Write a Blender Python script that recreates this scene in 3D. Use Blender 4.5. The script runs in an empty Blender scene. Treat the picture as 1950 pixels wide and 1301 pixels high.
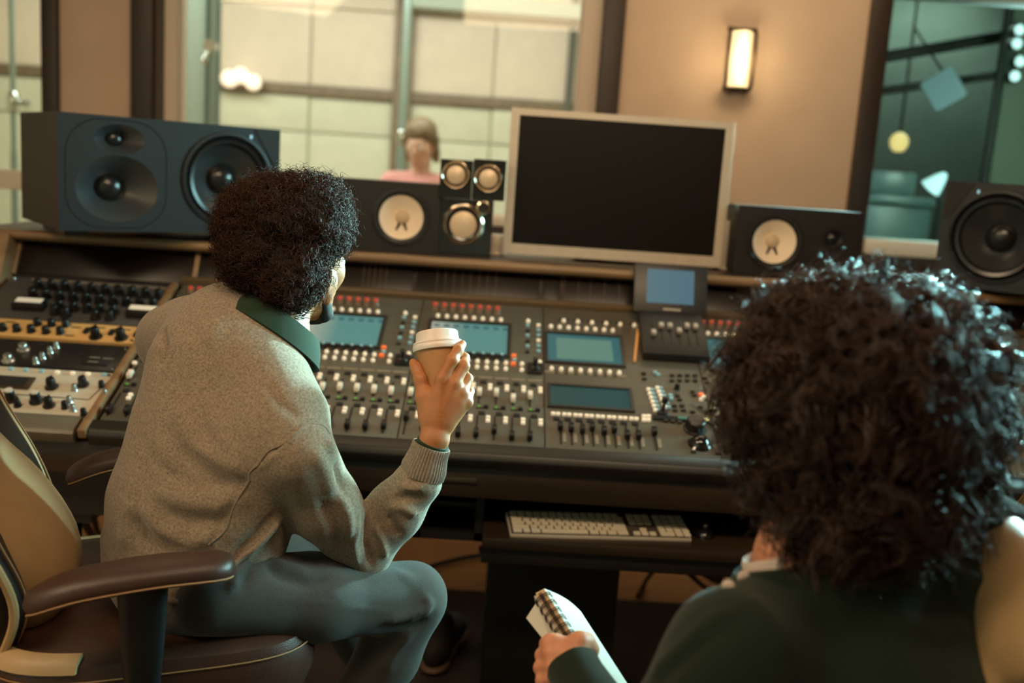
import bpy, bmesh, math, random
import numpy as np
from mathutils import Matrix, Vector

# ------------------------------------------------------------------ camera
F = 1896.0                       # focal length in pixels of a 1950 x 1301 frame
C = np.array([0.0, 0.0, 1.42])   # lens position
_p, _r, _y = [math.radians(a) for a in (9.7, 3.87, 1.0)]
FW = np.array([math.sin(_y)*math.cos(_p), math.cos(_y)*math.cos(_p), -math.sin(_p)])
_ri = np.array([math.cos(_y), -math.sin(_y), 0.0]); _up = np.cross(_ri, FW)
RI = math.cos(_r)*_ri + math.sin(_r)*_up
UP = -math.sin(_r)*_ri + math.cos(_r)*_up

def ray(px, py): return FW + (px-975)/F*RI - (py-650.5)/F*UP
def PY(px, py, Y): d = ray(px, py); return C + d*(Y/d[1])
def PZ(px, py, Z): d = ray(px, py); return C + d*((Z-C[2])/d[2])
def PD(px, py, D): return C + ray(px, py)*D
def project(P):
    d = np.asarray(P) - C; z = d @ FW
    return 975+F*(d @ RI)/z, 650.5-F*(d @ UP)/z, z

SC = bpy.context.scene
COL = SC.collection
cam_d = bpy.data.cameras.new('camera'); cam = bpy.data.objects.new('camera', cam_d); COL.objects.link(cam)
cam.matrix_world = Matrix(((RI[0], UP[0], -FW[0], C[0]), (RI[1], UP[1], -FW[1], C[1]), (RI[2], UP[2], -FW[2], C[2]), (0, 0, 0, 1)))
cam_d.sensor_width = 36; cam_d.lens = F/1950*36; cam_d.clip_start = 0.05
cam_d.dof.use_dof = True; cam_d.dof.focus_distance = 1.72; cam_d.dof.aperture_fstop = 2.2
SC.camera = cam

# ------------------------------------------------------------------ light and exposure
SC.view_settings.view_transform = 'Standard'; SC.view_settings.look = 'None'
SC.view_settings.gamma = 1.0; SC.view_settings.use_curve_mapping = False
SC.view_settings.exposure = -0.07
W = bpy.data.worlds.new('world'); SC.world = W; W.use_nodes = True
W.node_tree.nodes['Background'].inputs[0].default_value = (0.55, 0.42, 0.28, 1)
W.node_tree.nodes['Background'].inputs[1].default_value = 0.03

def area(name, loc, target, sx, sy, power, col, spread=180):
    l = bpy.data.lights.new(name, 'AREA'); l.shape = 'RECTANGLE'; l.size = sx; l.size_y = sy
    l.energy = power; l.color = col; l.spread = math.radians(spread)
    o = bpy.data.objects.new(name, l); COL.objects.link(o); o.location = loc
    o.rotation_euler = (Vector(target)-Vector(loc)).to_track_quat('-Z', 'Y').to_euler()
    return o
WARM = (1.0, 0.72, 0.45); COOL = (0.45, 0.86, 0.92)
# ceiling panels of the control room
area('ceiling_panel_light', (-1.7, 0.5, 2.72), (-1.2, 1.2, 0), 0.9, 0.9, 42, WARM)
area('ceiling_panel_light', (0.3, 0.7, 2.72), (0.25, 3.0, 1.1), 1.4, 0.5, 22, WARM, 110)
area('ceiling_panel_light', (-0.6, 2.9, 2.72), (-0.6, 2.9, 0), 1.6, 0.5, 9, WARM)
area('ceiling_panel_light', (1.0, 3.6, 2.72), (1.0, 3.9, 1.0), 1.2, 0.4, 8, WARM)
# cool fill light, added out of view beyond the right-hand wall
area('added_cool_fill_light', (2.95, 2.60, 1.85), (-0.6, 1.75, 0.85), 1.3, 1.0, 40, COOL, 66)
# added cool rim light, unseen beyond the right-hand window, shining through its glass
area('added_cool_rim_light', (2.95, 4.75, 2.0), (0.05, 1.5, 0.95), 0.8, 0.5, 215, (0.56, 0.90, 0.96), 50)
# live room behind the glass
area('live_room_overhead_light', (-0.9, 5.9, 3.1), (-0.9, 6.9, 1.2), 3.6, 1.4, 138, (1.0, 0.95, 0.86))
area('live_room_overhead_light', (-3.0, 5.6, 3.1), (-3.2, 6.4, 1.0), 1.2, 1.0, 36, (1.0, 0.95, 0.76))
area('live_room_overhead_light', (-1.2, 4.75, 3.1), (-1.2, 5.6, 1.2), 1.6, 0.4, 26, (1.0, 0.97, 0.9))  # added above the near side to brighten the pale panel's front
area('dim_room_ceiling_light', (2.9, 6.9, 2.9), (2.9, 7.0, 0), 0.8, 0.6, 30, (0.72, 0.95, 0.88))

# ------------------------------------------------------------------ materials
def lin(c):
    out = []
    for v in c[:3]:
        v = v/255.0
        out.append(v/12.92 if v <= 0.04045 else ((v+0.055)/1.055)**2.4)
    return (*out, 1.0)
MATS = {}
def mat(name, col, rough=0.5, metal=0.0, emit=None, es=0.0, var=0.0, vscale=20.0, bump=0.0, bscale=200.0, spec=0.5, sheen=0.0, coat=0.0, trans=0.0, stretch=None):
    if name in MATS: return MATS[name]
    m = bpy.data.materials.new(name); m.use_nodes = True; nt = m.node_tree; b = nt.nodes['Principled BSDF']
    c = lin(col)
    b.inputs['Base Color'].default_value = c; b.inputs['Roughness'].default_value = rough; b.inputs['Metallic'].default_value = metal
    b.inputs['Specular IOR Level'].default_value = spec; b.inputs['Sheen Weight'].default_value = sheen; b.inputs['Coat Weight'].default_value = coat
    b.inputs['Transmission Weight'].default_value = trans
    if emit: b.inputs['Emission Color'].default_value = lin(emit); b.inputs['Emission Strength'].default_value = es
    tc = nt.nodes.new('ShaderNodeTexCoord'); vec = tc.outputs['Object']
    if stretch:
        mp = nt.nodes.new('ShaderNodeMapping'); mp.inputs['Scale'].default_value = stretch; nt.links.new(vec, mp.inputs[0]); vec = mp.outputs[0]
    if var:
        n = nt.nodes.new('ShaderNodeTexNoise'); n.inputs['Scale'].default_value = vscale; n.inputs['Detail'].default_value = 5
        nt.links.new(vec, n.inputs['Vector'])
        r = nt.nodes.new('ShaderNodeValToRGB'); r.color_ramp.elements[0].position = 0.3; r.color_ramp.elements[1].position = 0.7
        r.color_ramp.elements[0].color = tuple(x*(1-var) for x in c[:3])+(1,); r.color_ramp.elements[1].color = tuple(min(1, x*(1+var)) for x in c[:3])+(1,)
        nt.links.new(n.outputs['Fac'], r.inputs[0]); nt.links.new(r.outputs[0], b.inputs['Base Color'])
    if bump:
        n2 = nt.nodes.new('ShaderNodeTexNoise'); n2.inputs['Scale'].default_value = bscale; n2.inputs['Detail'].default_value = 4
        nt.links.new(vec, n2.inputs['Vector'])
        bp = nt.nodes.new('ShaderNodeBump'); bp.inputs['Strength'].default_value = bump; bp.inputs['Distance'].default_value = 0.002
        nt.links.new(n2.outputs['Fac'], bp.inputs['Height']); nt.links.new(bp.outputs[0], b.inputs['Normal'])
    MATS[name] = m
    return m

def fabric(name, c1, c2, yarn=1500.0, mott=260.0, bump=0.35, rough=0.95, sheen=0.25, slant=(1.0, 0.6, 1.2)):
    """Heathered knit: speckled yarn colours over a fine slanted wale relief."""
    m = bpy.data.materials.new(name); m.use_nodes = True; nt = m.node_tree; b = nt.nodes['Principled BSDF']
    b.inputs['Roughness'].default_value = rough; b.inputs['Sheen Weight'].default_value = sheen; b.inputs['Specular IOR Level'].default_value = 0.2
    tc = nt.nodes.new('ShaderNodeTexCoord')
    mp = nt.nodes.new('ShaderNodeMapping'); mp.inputs['Scale'].default_value = slant; nt.links.new(tc.outputs['Object'], mp.inputs[0])
    n = nt.nodes.new('ShaderNodeTexNoise'); n.inputs['Scale'].default_value = mott; n.inputs['Detail'].default_value = 6; n.inputs['Roughness'].default_value = 0.7
    nt.links.new(mp.outputs[0], n.inputs['Vector'])
    r = nt.nodes.new('ShaderNodeValToRGB'); r.color_ramp.elements[0].position = 0.35; r.color_ramp.elements[1].position = 0.65
    r.color_ramp.elements[0].color = lin(c1); r.color_ramp.elements[1].color = lin(c2)
    nt.links.new(n.outputs['Fac'], r.inputs[0]); nt.links.new(r.outputs[0], b.inputs['Base Color'])
    w = nt.nodes.new('ShaderNodeTexWave'); w.inputs['Scale'].default_value = yarn/6.28; w.inputs['Distortion'].default_value = 1.5; w.bands_direction = 'DIAGONAL'
    nt.links.new(tc.outputs['Object'], w.inputs['Vector'])
    bp = nt.nodes.new('ShaderNodeBump'); bp.inputs['Strength'].default_value = bump; bp.inputs['Distance'].default_value = 0.001
    nt.links.new(w.outputs['Fac'], bp.inputs['Height']); nt.links.new(bp.outputs[0], b.inputs['Normal'])
    MATS[name] = m
    return m

def glass(name, tint, refl=0.12):
    m = bpy.data.materials.new(name); m.use_nodes = True; nt = m.node_tree; nt.nodes.clear()
    o = nt.nodes.new('ShaderNodeOutputMaterial'); t = nt.nodes.new('ShaderNodeBsdfTransparent'); g = nt.nodes.new('ShaderNodeBsdfGlossy')
    t.inputs[0].default_value = (*tint, 1); g.inputs['Roughness'].default_value = 0.02
    fr = nt.nodes.new('ShaderNodeFresnel'); fr.inputs[0].default_value = 1.3
    mx = nt.nodes.new('ShaderNodeMixShader'); nt.links.new(fr.outputs[0], mx.inputs[0]); nt.links.new(t.outputs[0], mx.inputs[1]); nt.links.new(g.outputs[0], mx.inputs[2])
    nt.links.new(mx.outputs[0], o.inputs[0]); MATS[name] = m
    return m

def screen_mat(name, base, block, light, es=1.0, kind='blocks'):
    """A lit display: flat screen picture made from brick cells over a soft two-tone ground (generated coordinates)."""
    m = bpy.data.materials.new(name); m.use_nodes = True; nt = m.node_tree; b = nt.nodes['Principled BSDF']
    b.inputs['Base Color'].default_value = (0.01, 0.015, 0.015, 1); b.inputs['Roughness'].default_value = 0.55; b.inputs['Specular IOR Level'].default_value = 0.15
    tc = nt.nodes.new('ShaderNodeTexCoord')
    sp = nt.nodes.new('ShaderNodeSeparateXYZ'); nt.links.new(tc.outputs['Generated'], sp.inputs[0])
    rp = nt.nodes.new('ShaderNodeValToRGB'); rp.color_ramp.elements[0].color = lin(light); rp.color_ramp.elements[1].color = lin(base)
    rp.color_ramp.elements[0].position = 0.02; rp.color_ramp.elements[1].position = 0.45 if kind == 'blocks' else 0.9
    nt.links.new(sp.outputs['X'], rp.inputs[0])
    br = nt.nodes.new('ShaderNodeTexBrick'); br.offset = 0.0; br.inputs['Scale'].default_value = 1.0
    br.inputs['Brick Width'].default_value = 0.13; br.inputs['Row Height'].default_value = 0.16; br.inputs['Mortar Size'].default_value = 0.028
    br.inputs['Color1'].default_value = (1, 1, 1, 1); br.inputs['Color2'].default_value = (1, 1, 1, 1); br.inputs['Mortar'].default_value = (0, 0, 0, 1)
    nt.links.new(tc.outputs['Generated'], br.inputs['Vector'])
    # keep the cells only in one row near the top of the display
    lo = nt.nodes.new('ShaderNodeMath'); lo.operation = 'GREATER_THAN'; lo.inputs[1].default_value = 0.80
    hi = nt.nodes.new('ShaderNodeMath'); hi.operation = 'LESS_THAN'; hi.inputs[1].default_value = 0.95
    nt.links.new(sp.outputs['Y'], lo.inputs[0]); nt.links.new(sp.outputs['Y'], hi.inputs[0])
    mu = nt.nodes.new('ShaderNodeMath'); mu.operation = 'MULTIPLY'; nt.links.new(lo.outputs[0], mu.inputs[0]); nt.links.new(hi.outputs[0], mu.inputs[1])
    m2 = nt.nodes.new('ShaderNodeMath'); m2.operation = 'MULTIPLY'; nt.links.new(mu.outputs[0], m2.inputs[0]); nt.links.new(br.outputs['Color'], m2.inputs[1])
    m3 = nt.nodes.new('ShaderNodeMath'); m3.operation = 'MULTIPLY'; m3.inputs[1].default_value = 0.75 if kind == 'blocks' else 0.0; nt.links.new(m2.outputs[0], m3.inputs[0])
    mx = nt.nodes.new('ShaderNodeMixRGB'); mx.inputs[2].default_value = lin(block)
    nt.links.new(m3.outputs[0], mx.inputs[0]); nt.links.new(rp.outputs[0], mx.inputs[1])
    nt.links.new(mx.outputs[0], b.inputs['Emission Color']); b.inputs['Emission Strength'].default_value = es
    MATS[name] = m
    return m

# ------------------------------------------------------------------ object helpers
WM = {}
def tag(o, label=None, cat=None, group=None, kind=None):
    if label: o['label'] = label
    if cat: o['category'] = cat
    if group: o['group'] = group
    if kind: o['kind'] = kind
    return o
def place(o, parent=None, M=None):
    M = M.copy() if M is not None else Matrix.Identity(4)
    if parent is not None:
        o.parent = parent; o.matrix_parent_inverse = WM[parent.name].inverted()
    o.matrix_basis = M
    WM[o.name] = M
    return o
def empty(name, loc, label=None, cat=None, group=None, kind=None, rz=0.0):
    o = bpy.data.objects.new(name, None); COL.objects.link(o); o.empty_display_size = 0.05
    place(o, None, Matrix.Translation(Vector(loc)) @ Matrix.Rotation(rz, 4, 'Z'))
    return tag(o, label, cat, group, kind)
def inst(name, me, parent, M):
    o = bpy.data.objects.new(name, me); COL.objects.link(o)
    return place(o, parent, M)
def V(p): return Vector((float(p[0]), float(p[1]), float(p[2])))
def frame(o, ex, ey, ez):
    return Matrix(((ex[0], ey[0], ez[0], o[0]), (ex[1], ey[1], ez[1], o[1]), (ex[2], ey[2], ez[2], o[2]), (0, 0, 0, 1)))
def nrm(v): v = np.asarray(v, float); return v/np.linalg.norm(v)
def T(x, y, z): return Matrix.Translation((x, y, z))
def RX(a): return Matrix.Rotation(a, 4, 'X')
def RY(a): return Matrix.Rotation(a, 4, 'Y')
def RZ(a): return Matrix.Rotation(a, 4, 'Z')
ID = Matrix.Identity(4)

class MB:
    """Collects shapes; mesh() or build() turns them into ONE mesh."""
    def __init__(s): s.v = []; s.f = []
    def add(s, vs, fs, M=None):
        b = len(s.v)
        if M is not None: vs = [M @ Vector(v) for v in vs]
        s.v += [tuple(v) for v in vs]; s.f += [tuple(i+b for i in f) for f in fs]
        return s
    def box(s, c, d, M=None):
        x, y, z = c; a, b, e = d[0]/2, d[1]/2, d[2]/2
        vs = [(x+i*a, y+j*b, z+k*e) for i in (-1, 1) for j in (-1, 1) for k in (-1, 1)]
        return s.add(vs, [(0, 1, 3, 2), (4, 6, 7, 5), (0, 4, 5, 1), (2, 3, 7, 6), (0, 2, 6, 4), (1, 5, 7, 3)], M)
    def lohi(s, lo, hi, M=None):
        return s.box([(a+b)/2 for a, b in zip(lo, hi)], [b-a for a, b in zip(lo, hi)], M)
    def prism(s, poly, z0, z1, M=None, top=1.0):
        n = len(poly); cx = sum(p[0] for p in poly)/n; cy = sum(p[1] for p in poly)/n
        vs = [(x, y, z0) for x, y in poly] + [(cx+(x-cx)*top, cy+(y-cy)*top, z1) for x, y in poly]
        fs = [tuple(range(n))[::-1], tuple(range(n, 2*n))] + [(i, (i+1) % n, n+(i+1) % n, n+i) for i in range(n)]
        return s.add(vs, fs, M)
    def lathe(s, prof, n=24, M=None, a0=0.0, a1=2*math.pi, caps=True):
        full = abs(a1-a0-2*math.pi) < 1e-6
        k = len(prof); m = n if full else n+1; vs = []; fs = []
        for i in range(m):
            a = a0+(a1-a0)*i/n
            vs += [(r*math.cos(a), r*math.sin(a), z) for r, z in prof]
        for i in range(n):
            j = (i+1) % m
            for q in range(k-1): fs.append((i*k+q, j*k+q, j*k+q+1, i*k+q+1))
        b = len(vs)
        if caps and full and prof[0][0] > 1e-6: fs.append(tuple(i*k for i in range(n))[::-1])
        if caps and full and prof[-1][0] > 1e-6: fs.append(tuple(i*k+k-1 for i in range(n)))
        return s.add(vs, fs, M)
    def ring(s, prof, n=32, M=None):
        """closed profile swept round z: a ring with a hole"""
        k = len(prof); vs = []; fs = []
        for i in range(n):
            a = 2*math.pi*i/n
            vs += [(r*math.cos(a), r*math.sin(a), z) for r, z in prof]
        for i in range(n):
            j = (i+1) % n
            for q in range(k): fs.append((i*k+q, j*k+q, j*k+(q+1) % k, i*k+(q+1) % k))
        return s.add(vs, fs, M)
    def tube(s, pts, r, n=8, M=None, closed=False):
        P = [np.asarray(p, float) for p in pts]; m = len(P); rs = r if hasattr(r, '__len__') else [r]*m
        vs = []; fs = []; u = None
        for i in range(m):
            a = P[(i-1) % m] if (closed or i) else P[0]; b = P[(i+1) % m] if (closed or i < m-1) else P[-1]
            t = nrm(b-a)
            if u is None: u = np.cross(t, [0, 0, 1.0]) if abs(t[2]) < 0.9 else np.cross(t, [1.0, 0, 0])
            u = nrm(u - t*(u @ t)); w = np.cross(t, u)
            vs += [tuple(P[i]+rs[i]*(math.cos(2*math.pi*q/n)*u+math.sin(2*math.pi*q/n)*w)) for q in range(n)]
        for i in range(m if closed else m-1):
            j = (i+1) % m
            for q in range(n): fs.append((i*n+q, i*n+(q+1) % n, j*n+(q+1) % n, j*n+q))
        if not closed: fs += [tuple(range(n))[::-1], tuple((m-1)*n+q for q in range(n))]
        return s.add(vs, fs, M)
    def mesh(s, name, m=None, smooth=False, bevel=0.0, seg=2, angle=40):
        me = bpy.data.meshes.new(name); bm = bmesh.new()
        vs = [bm.verts.new(v) for v in s.v]
        for f in s.f:
            try: bm.faces.new([vs[i] for i in dict.fromkeys(f)])
            except ValueError: pass
        bmesh.ops.remove_doubles(bm, verts=bm.verts, dist=1e-6)
        bmesh.ops.recalc_face_normals(bm, faces=bm.faces)
        if bevel:
            es = [e for e in bm.edges if len(e.link_faces) == 2 and e.calc_face_angle(0) > math.radians(angle)]
            bmesh.ops.bevel(bm, geom=es, offset=bevel, segments=seg, affect='EDGES', profile=0.6, clamp_overlap=True)
        if smooth or bevel:
            for f in bm.faces: f.smooth = True
            for e in bm.edges:
                if len(e.link_faces) == 2 and e.calc_face_angle(0) > math.radians(38): e.smooth = False
        bm.to_mesh(me); bm.free()
        if m is not None: me.materials.append(m)
        return me
    def build(s, name, m, parent=None, M=None, **kw):
        o = bpy.data.objects.new(name, s.mesh(name, m, **kw)); COL.objects.link(o)
        return place(o, parent, M)
def bx(name, m, lo, hi, parent=None, bevel=0.0, M=None, seg=2):
    return MB().lohi(lo, hi).build(name, m, parent, M, bevel=bevel, seg=seg)
def rrect(w, h, r, n=5, cx=0, cy=0):
    out = []
    for sx, sy, a in ((1, 1, 0), (-1, 1, 90), (-1, -1, 180), (1, -1, 270)):
        for i in range(n+1):
            t = math.radians(a+90*i/n)
            out.append((cx+sx*(w/2-r)+r*math.cos(t), cy+sy*(h/2-r)+r*math.sin(t)))
    return out

def mesh_np(name, verts, faces, m=None, parent=None, smooth=True):
    """large mesh straight from numpy arrays (faces: (n,3) or (n,4))"""
    me = bpy.data.meshes.new(name); k = faces.shape[1]; n = len(faces)
    me.vertices.add(len(verts)); me.vertices.foreach_set('co', np.ascontiguousarray(verts, np.float32).ravel())
    me.loops.add(n*k); me.loops.foreach_set('vertex_index', np.ascontiguousarray(faces, np.int32).ravel())
    me.polygons.add(n); me.polygons.foreach_set('loop_start', np.arange(0, n*k, k, dtype=np.int32))
    me.polygons.foreach_set('loop_total', np.full(n, k, np.int32))
    me.update(calc_edges=True); me.validate()
    me.polygons.foreach_set('use_smooth', np.full(len(me.polygons), smooth))
    if m is not None: me.materials.append(m)
    o = bpy.data.objects.new(name, me); COL.objects.link(o)
    return place(o, parent, ID)

# ------------------------------------------------------------------ soft bodies: smooth unions of tapered limbs, meshed by surface nets
def cap(a, b, ra, rb, k=0.02): return ('cap', np.asarray(a, float), np.asarray(b, float), ra, rb, k)
def ell(c, r, ax=None, k=0.02):
    return ('ell', np.asarray(c, float), np.asarray(r, float), np.eye(3) if ax is None else np.array([nrm(a) for a in ax]), k)
def cut(p): return ('cut', p)
def _dist(p, X):
    if p[0] == 'cap':
        _, a, b, ra, rb, k = p
        ab = b-a; t = np.clip(((X-a) @ ab)/max(ab @ ab, 1e-12), 0, 1)
        return np.sqrt((((X-a)-t[..., None]*ab)**2).sum(-1)) - (ra+(rb-ra)*t)
    _, c, r, ax, k = p
    q = (X-c) @ ax.T
    k0 = np.sqrt(((q/r)**2).sum(-1)); k1 = np.sqrt(((q/r**2)**2).sum(-1))
    return k0*(k0-1)/np.maximum(k1, 1e-9)
def _bounds(p):
    if p[0] == 'cap':
        r = max(p[3], p[4]); return np.minimum(p[1], p[2])-r, np.maximum(p[1], p[2])+r
    R = np.sqrt(((p[3]*p[2][:, None])**2).sum(0)); return p[1]-R, p[1]+R
def soft(prims, h, noise=None):
    pos = [p for p in prims if p[0] != 'cut']
    lo = np.min([_bounds(p)[0] for p in pos], 0)-4*h; hi = np.max([_bounds(p)[1] for p in pos], 0)+4*h
    n = np.ceil((hi-lo)/h).astype(int)+1
    f = np.full(n, 0.25, np.float32)
    ax = [lo[i]+h*np.arange(n[i]) for i in range(3)]
    for p in prims:
        neg = p[0] == 'cut'; q = p[1] if neg else p
        k = q[-1]; a, b = _bounds(q); mg = k+4*h
        i0 = np.maximum(np.floor((a-mg-lo)/h).astype(int), 0); i1 = np.minimum(np.ceil((b+mg-lo)/h).astype(int)+1, n)
        if (i1 <= i0).any(): continue
        sl = tuple(slice(i0[j], i1[j]) for j in range(3))
        X = np.stack(np.meshgrid(*[ax[j][i0[j]:i1[j]] for j in range(3)], indexing='ij'), -1)
        d = _dist(q, X).astype(np.float32); g = f[sl]
        if neg:
            d = -d; w = np.clip(0.5-0.5*(g-d)/k, 0, 1); f[sl] = g*(1-w)+d*w+k*w*(1-w)
        else:
            w = np.clip(0.5+0.5*(g-d)/k, 0, 1); f[sl] = g*(1-w)+d*w-k*w*(1-w)
    return nets(f, lo, h)
def nets(f, lo, h):
    nx, ny, nz = f.shape
    offs = [(i, j, k) for i in (0, 1) for j in (0, 1) for k in (0, 1)]
    c = np.stack([f[i:nx-1+i, j:ny-1+j, k:nz-1+k] for i, j, k in offs], -1)
    cnt = (c < 0).sum(-1); act = (cnt > 0) & (cnt < 8)
    idx = np.full(act.shape, -1, np.int64); ijk = np.argwhere(act); idx[act] = np.arange(len(ijk)); cv = c[act]
    acc = np.zeros((len(ijk), 3)); num = np.zeros(len(ijk))
    for a in range(8):
        for b in range(a+1, 8):
            da = np.array(offs[b])-np.array(offs[a])
            if np.abs(da).sum() != 1: continue
            va, vb = cv[:, a], cv[:, b]; m = (va < 0) != (vb < 0)
            t = np.where(m, va/np.where(m, va-vb, 1), 0)
            acc += m[:, None]*(np.array(offs[a])+t[:, None]*da); num += m
    verts = lo+h*(ijk+acc/num[:, None])
    quads = []
    for d in range(3):
        o1, o2 = [(1, 2), (2, 0), (0, 1)][d]
        s0 = [slice(None)]*3; s1 = [slice(None)]*3; s0[d] = slice(0, -1); s1[d] = slice(1, None)
        A = f[tuple(s0)] < 0; B = f[tuple(s1)] < 0
        e = np.argwhere(A != B)
        ok = (e[:, o1] > 0) & (e[:, o2] > 0) & (e[:, o1] < f.shape[o1]-1) & (e[:, o2] < f.shape[o2]-1); e = e[ok]
        s = A[tuple(e.T)]
        def at(a, b):
            q = e.copy(); q[:, o1] -= a; q[:, o2] -= b; return idx[tuple(q.T)]
        q = np.stack([at(1, 1), at(0, 1), at(0, 0), at(1, 0)], 1)
        q[~s] = q[~s][:, ::-1]; quads.append(q)
    return verts, np.concatenate(quads)
def vnormals(v, f):
    a, b, c, d = (v[f[:, i]] for i in range(4)); n = np.cross(c-a, d-b); out = np.zeros_like(v)
    for i in range(4): np.add.at(out, f[:, i], n)
    return out/np.maximum(np.linalg.norm(out, axis=1, keepdims=True), 1e-12)
def smooth_mesh(v, f, it=2, w=0.5):
    for _ in range(it):
        s = np.zeros_like(v); n = np.zeros(len(v))
        for i in range(4):
            for j in ((i+1) % 4, (i+3) % 4):
                np.add.at(s, f[:, i], v[f[:, j]]); np.add.at(n, f[:, i], 1)
        v = v*(1-w)+w*s/np.maximum(n, 1)[:, None]
    return v
def folds(v, f, lines):
    """press folds, seams and creases into cloth; each line is traced over the side facing the photographer, then lies on the surface"""
    N = vnormals(v, f); pj = np.stack(project(v), 1); facing = ((v-C)*N).sum(1) < 0
    disp = np.zeros(len(v))
    for pts, amp, wid in lines:
        P3 = []
        for (x, y) in pts:
            m = np.where((np.abs(pj[:, 0]-x) < 9) & (np.abs(pj[:, 1]-y) < 9) & facing)[0]
            if len(m): P3.append(v[m[np.argmin(pj[m, 2])]])
        if len(P3) < 2: continue
        S = []
        for a, b in zip(P3[:-1], P3[1:]):
            k = max(2, int(np.linalg.norm(b-a)/0.006)); S += [a+(b-a)*t for t in np.linspace(0, 1, k, endpoint=False)]
        S.append(P3[-1]); S = np.array(S)
        lo, hi = S.min(0)-3*wid, S.max(0)+3*wid
        m = np.where(((v > lo) & (v < hi)).all(1))[0]
        if not len(m): continue
        d2 = np.full(len(m), 1e9); arg = np.zeros(len(m), int)
        for i, s in enumerate(S):
            q = ((v[m]-s)**2).sum(1); u = q < d2; d2[u] = q[u]; arg[u] = i
        tt = arg/max(1, len(S)-1); fade = np.clip(np.minimum(tt, 1-tt)*5+0.25, 0, 1)
        disp[m] += amp*fade*np.exp(-d2/wid**2)
    return v+N*disp[:, None]
def vnoise(v, scale, seed=0):
    rng = np.random.default_rng(seed); out = np.zeros(len(v))
    for i in range(10):
        k = rng.normal(size=3)*scale; out += np.sin(v @ k+rng.uniform(0, 6.28))
    return out/10
def soft_obj(name, prims, h, m, parent, lines=None, wob=0.0, wscale=30.0, it=1, seed=0):
    v, f = soft(prims, h)
    v = smooth_mesh(v, f, it)
    if wob: v = v+vnormals(v, f)*(wob*vnoise(v, wscale, seed))[:, None]
    if lines: v = folds(v, f, lines); v = smooth_mesh(v, f, 1, 0.3)
    return mesh_np(name, v, f, m, parent)
def join_np(parts):
    vs, fs, b = [], [], 0
    for v, f in parts: vs.append(v); fs.append(f+b); b += len(v)
    return np.concatenate(vs), np.concatenate(fs)

def curls(v, f, N, length, rad, turns, thick, seg, seed, up=(0, 0, 1), droop=0.0, keep=None, sides=3, rootoff=-0.006, strands=1, spread=0.0, tilt=0.35):
    """helical locks rooted on a surface, one triangular tube each"""
    rng = np.random.default_rng(seed)
    a, b, c, d = (v[f[:, i]] for i in range(4)); ar = np.linalg.norm(np.cross(c-a, d-b), axis=1); ctr = (a+b+c+d)/4
    if keep is not None: ar = ar*keep(ctr)
    pick = rng.choice(len(f), N, p=ar/ar.sum()); VN = vnormals(v, f)
    nn = VN[f[pick]].mean(1); nn /= np.linalg.norm(nn, axis=1, keepdims=True)
    root = ctr[pick]+nn*rootoff+rng.normal(size=(N, 3))*0.003
    ax = nn+rng.normal(size=(N, 3))*tilt; ax /= np.linalg.norm(ax, axis=1, keepdims=True)
    if strands > 1:
        root = np.repeat(root, strands, 0)+rng.normal(size=(N*strands, 3))*spread; ax = np.repeat(ax, strands, 0)
        ph = np.repeat(rng.uniform(0, 6.28, N), strands)+rng.normal(size=N*strands)*0.35
        ln = np.repeat(rng.uniform(*length, N), strands)*rng.uniform(0.85, 1.15, N*strands)
        rd = np.repeat(rng.uniform(*rad, N), strands); tn = np.repeat(rng.uniform(*turns, N)*rng.choice([-1, 1], N), strands)
        N = N*strands
    else:
        ph = rng.uniform(0, 6.28, N); ln = rng.uniform(*length, N); rd = rng.uniform(*rad, N); tn = rng.uniform(*turns, N)*rng.choice([-1, 1], N)
    e1 = np.cross(ax, rng.normal(size=(N, 3))); e1 /= np.linalg.norm(e1, axis=1, keepdims=True); e2 = np.cross(ax, e1)
    t = np.linspace(0, 1, seg)[None, :]
    th = ph[:, None]+tn[:, None]*6.283*t; rr = rd[:, None]*np.minimum(1, t*3+0.15)
    P = root[:, None]+ax[:, None]*(ln[:, None]*t)[..., None]+e1[:, None]*(rr*np.cos(th))[..., None]+e2[:, None]*(rr*np.sin(th))[..., None]
    P[..., 2] -= droop*(t**2)
    tg = np.gradient(P, axis=1); tg /= np.maximum(np.linalg.norm(tg, axis=2, keepdims=True), 1e-9)
    u = np.cross(tg, ax[:, None]); u /= np.maximum(np.linalg.norm(u, axis=2, keepdims=True), 1e-6); w = np.cross(tg, u)
    th_ = thick*(1-0.75*t**2)
    rings = [P+(u*math.cos(6.283*q/sides)+w*math.sin(6.283*q/sides))*th_[..., None] for q in range(sides)]
    vv = np.stack(rings, 2).reshape(-1, 3)
    base = (np.arange(N)[:, None]*seg+np.arange(seg-1)[None, :])*sides
    fs = [np.stack([base+q, base+(q+1) % sides, base+sides+(q+1) % sides, base+sides+q], -1).reshape(-1, 4) for q in range(sides)]
    return vv, np.concatenate(fs)
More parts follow.
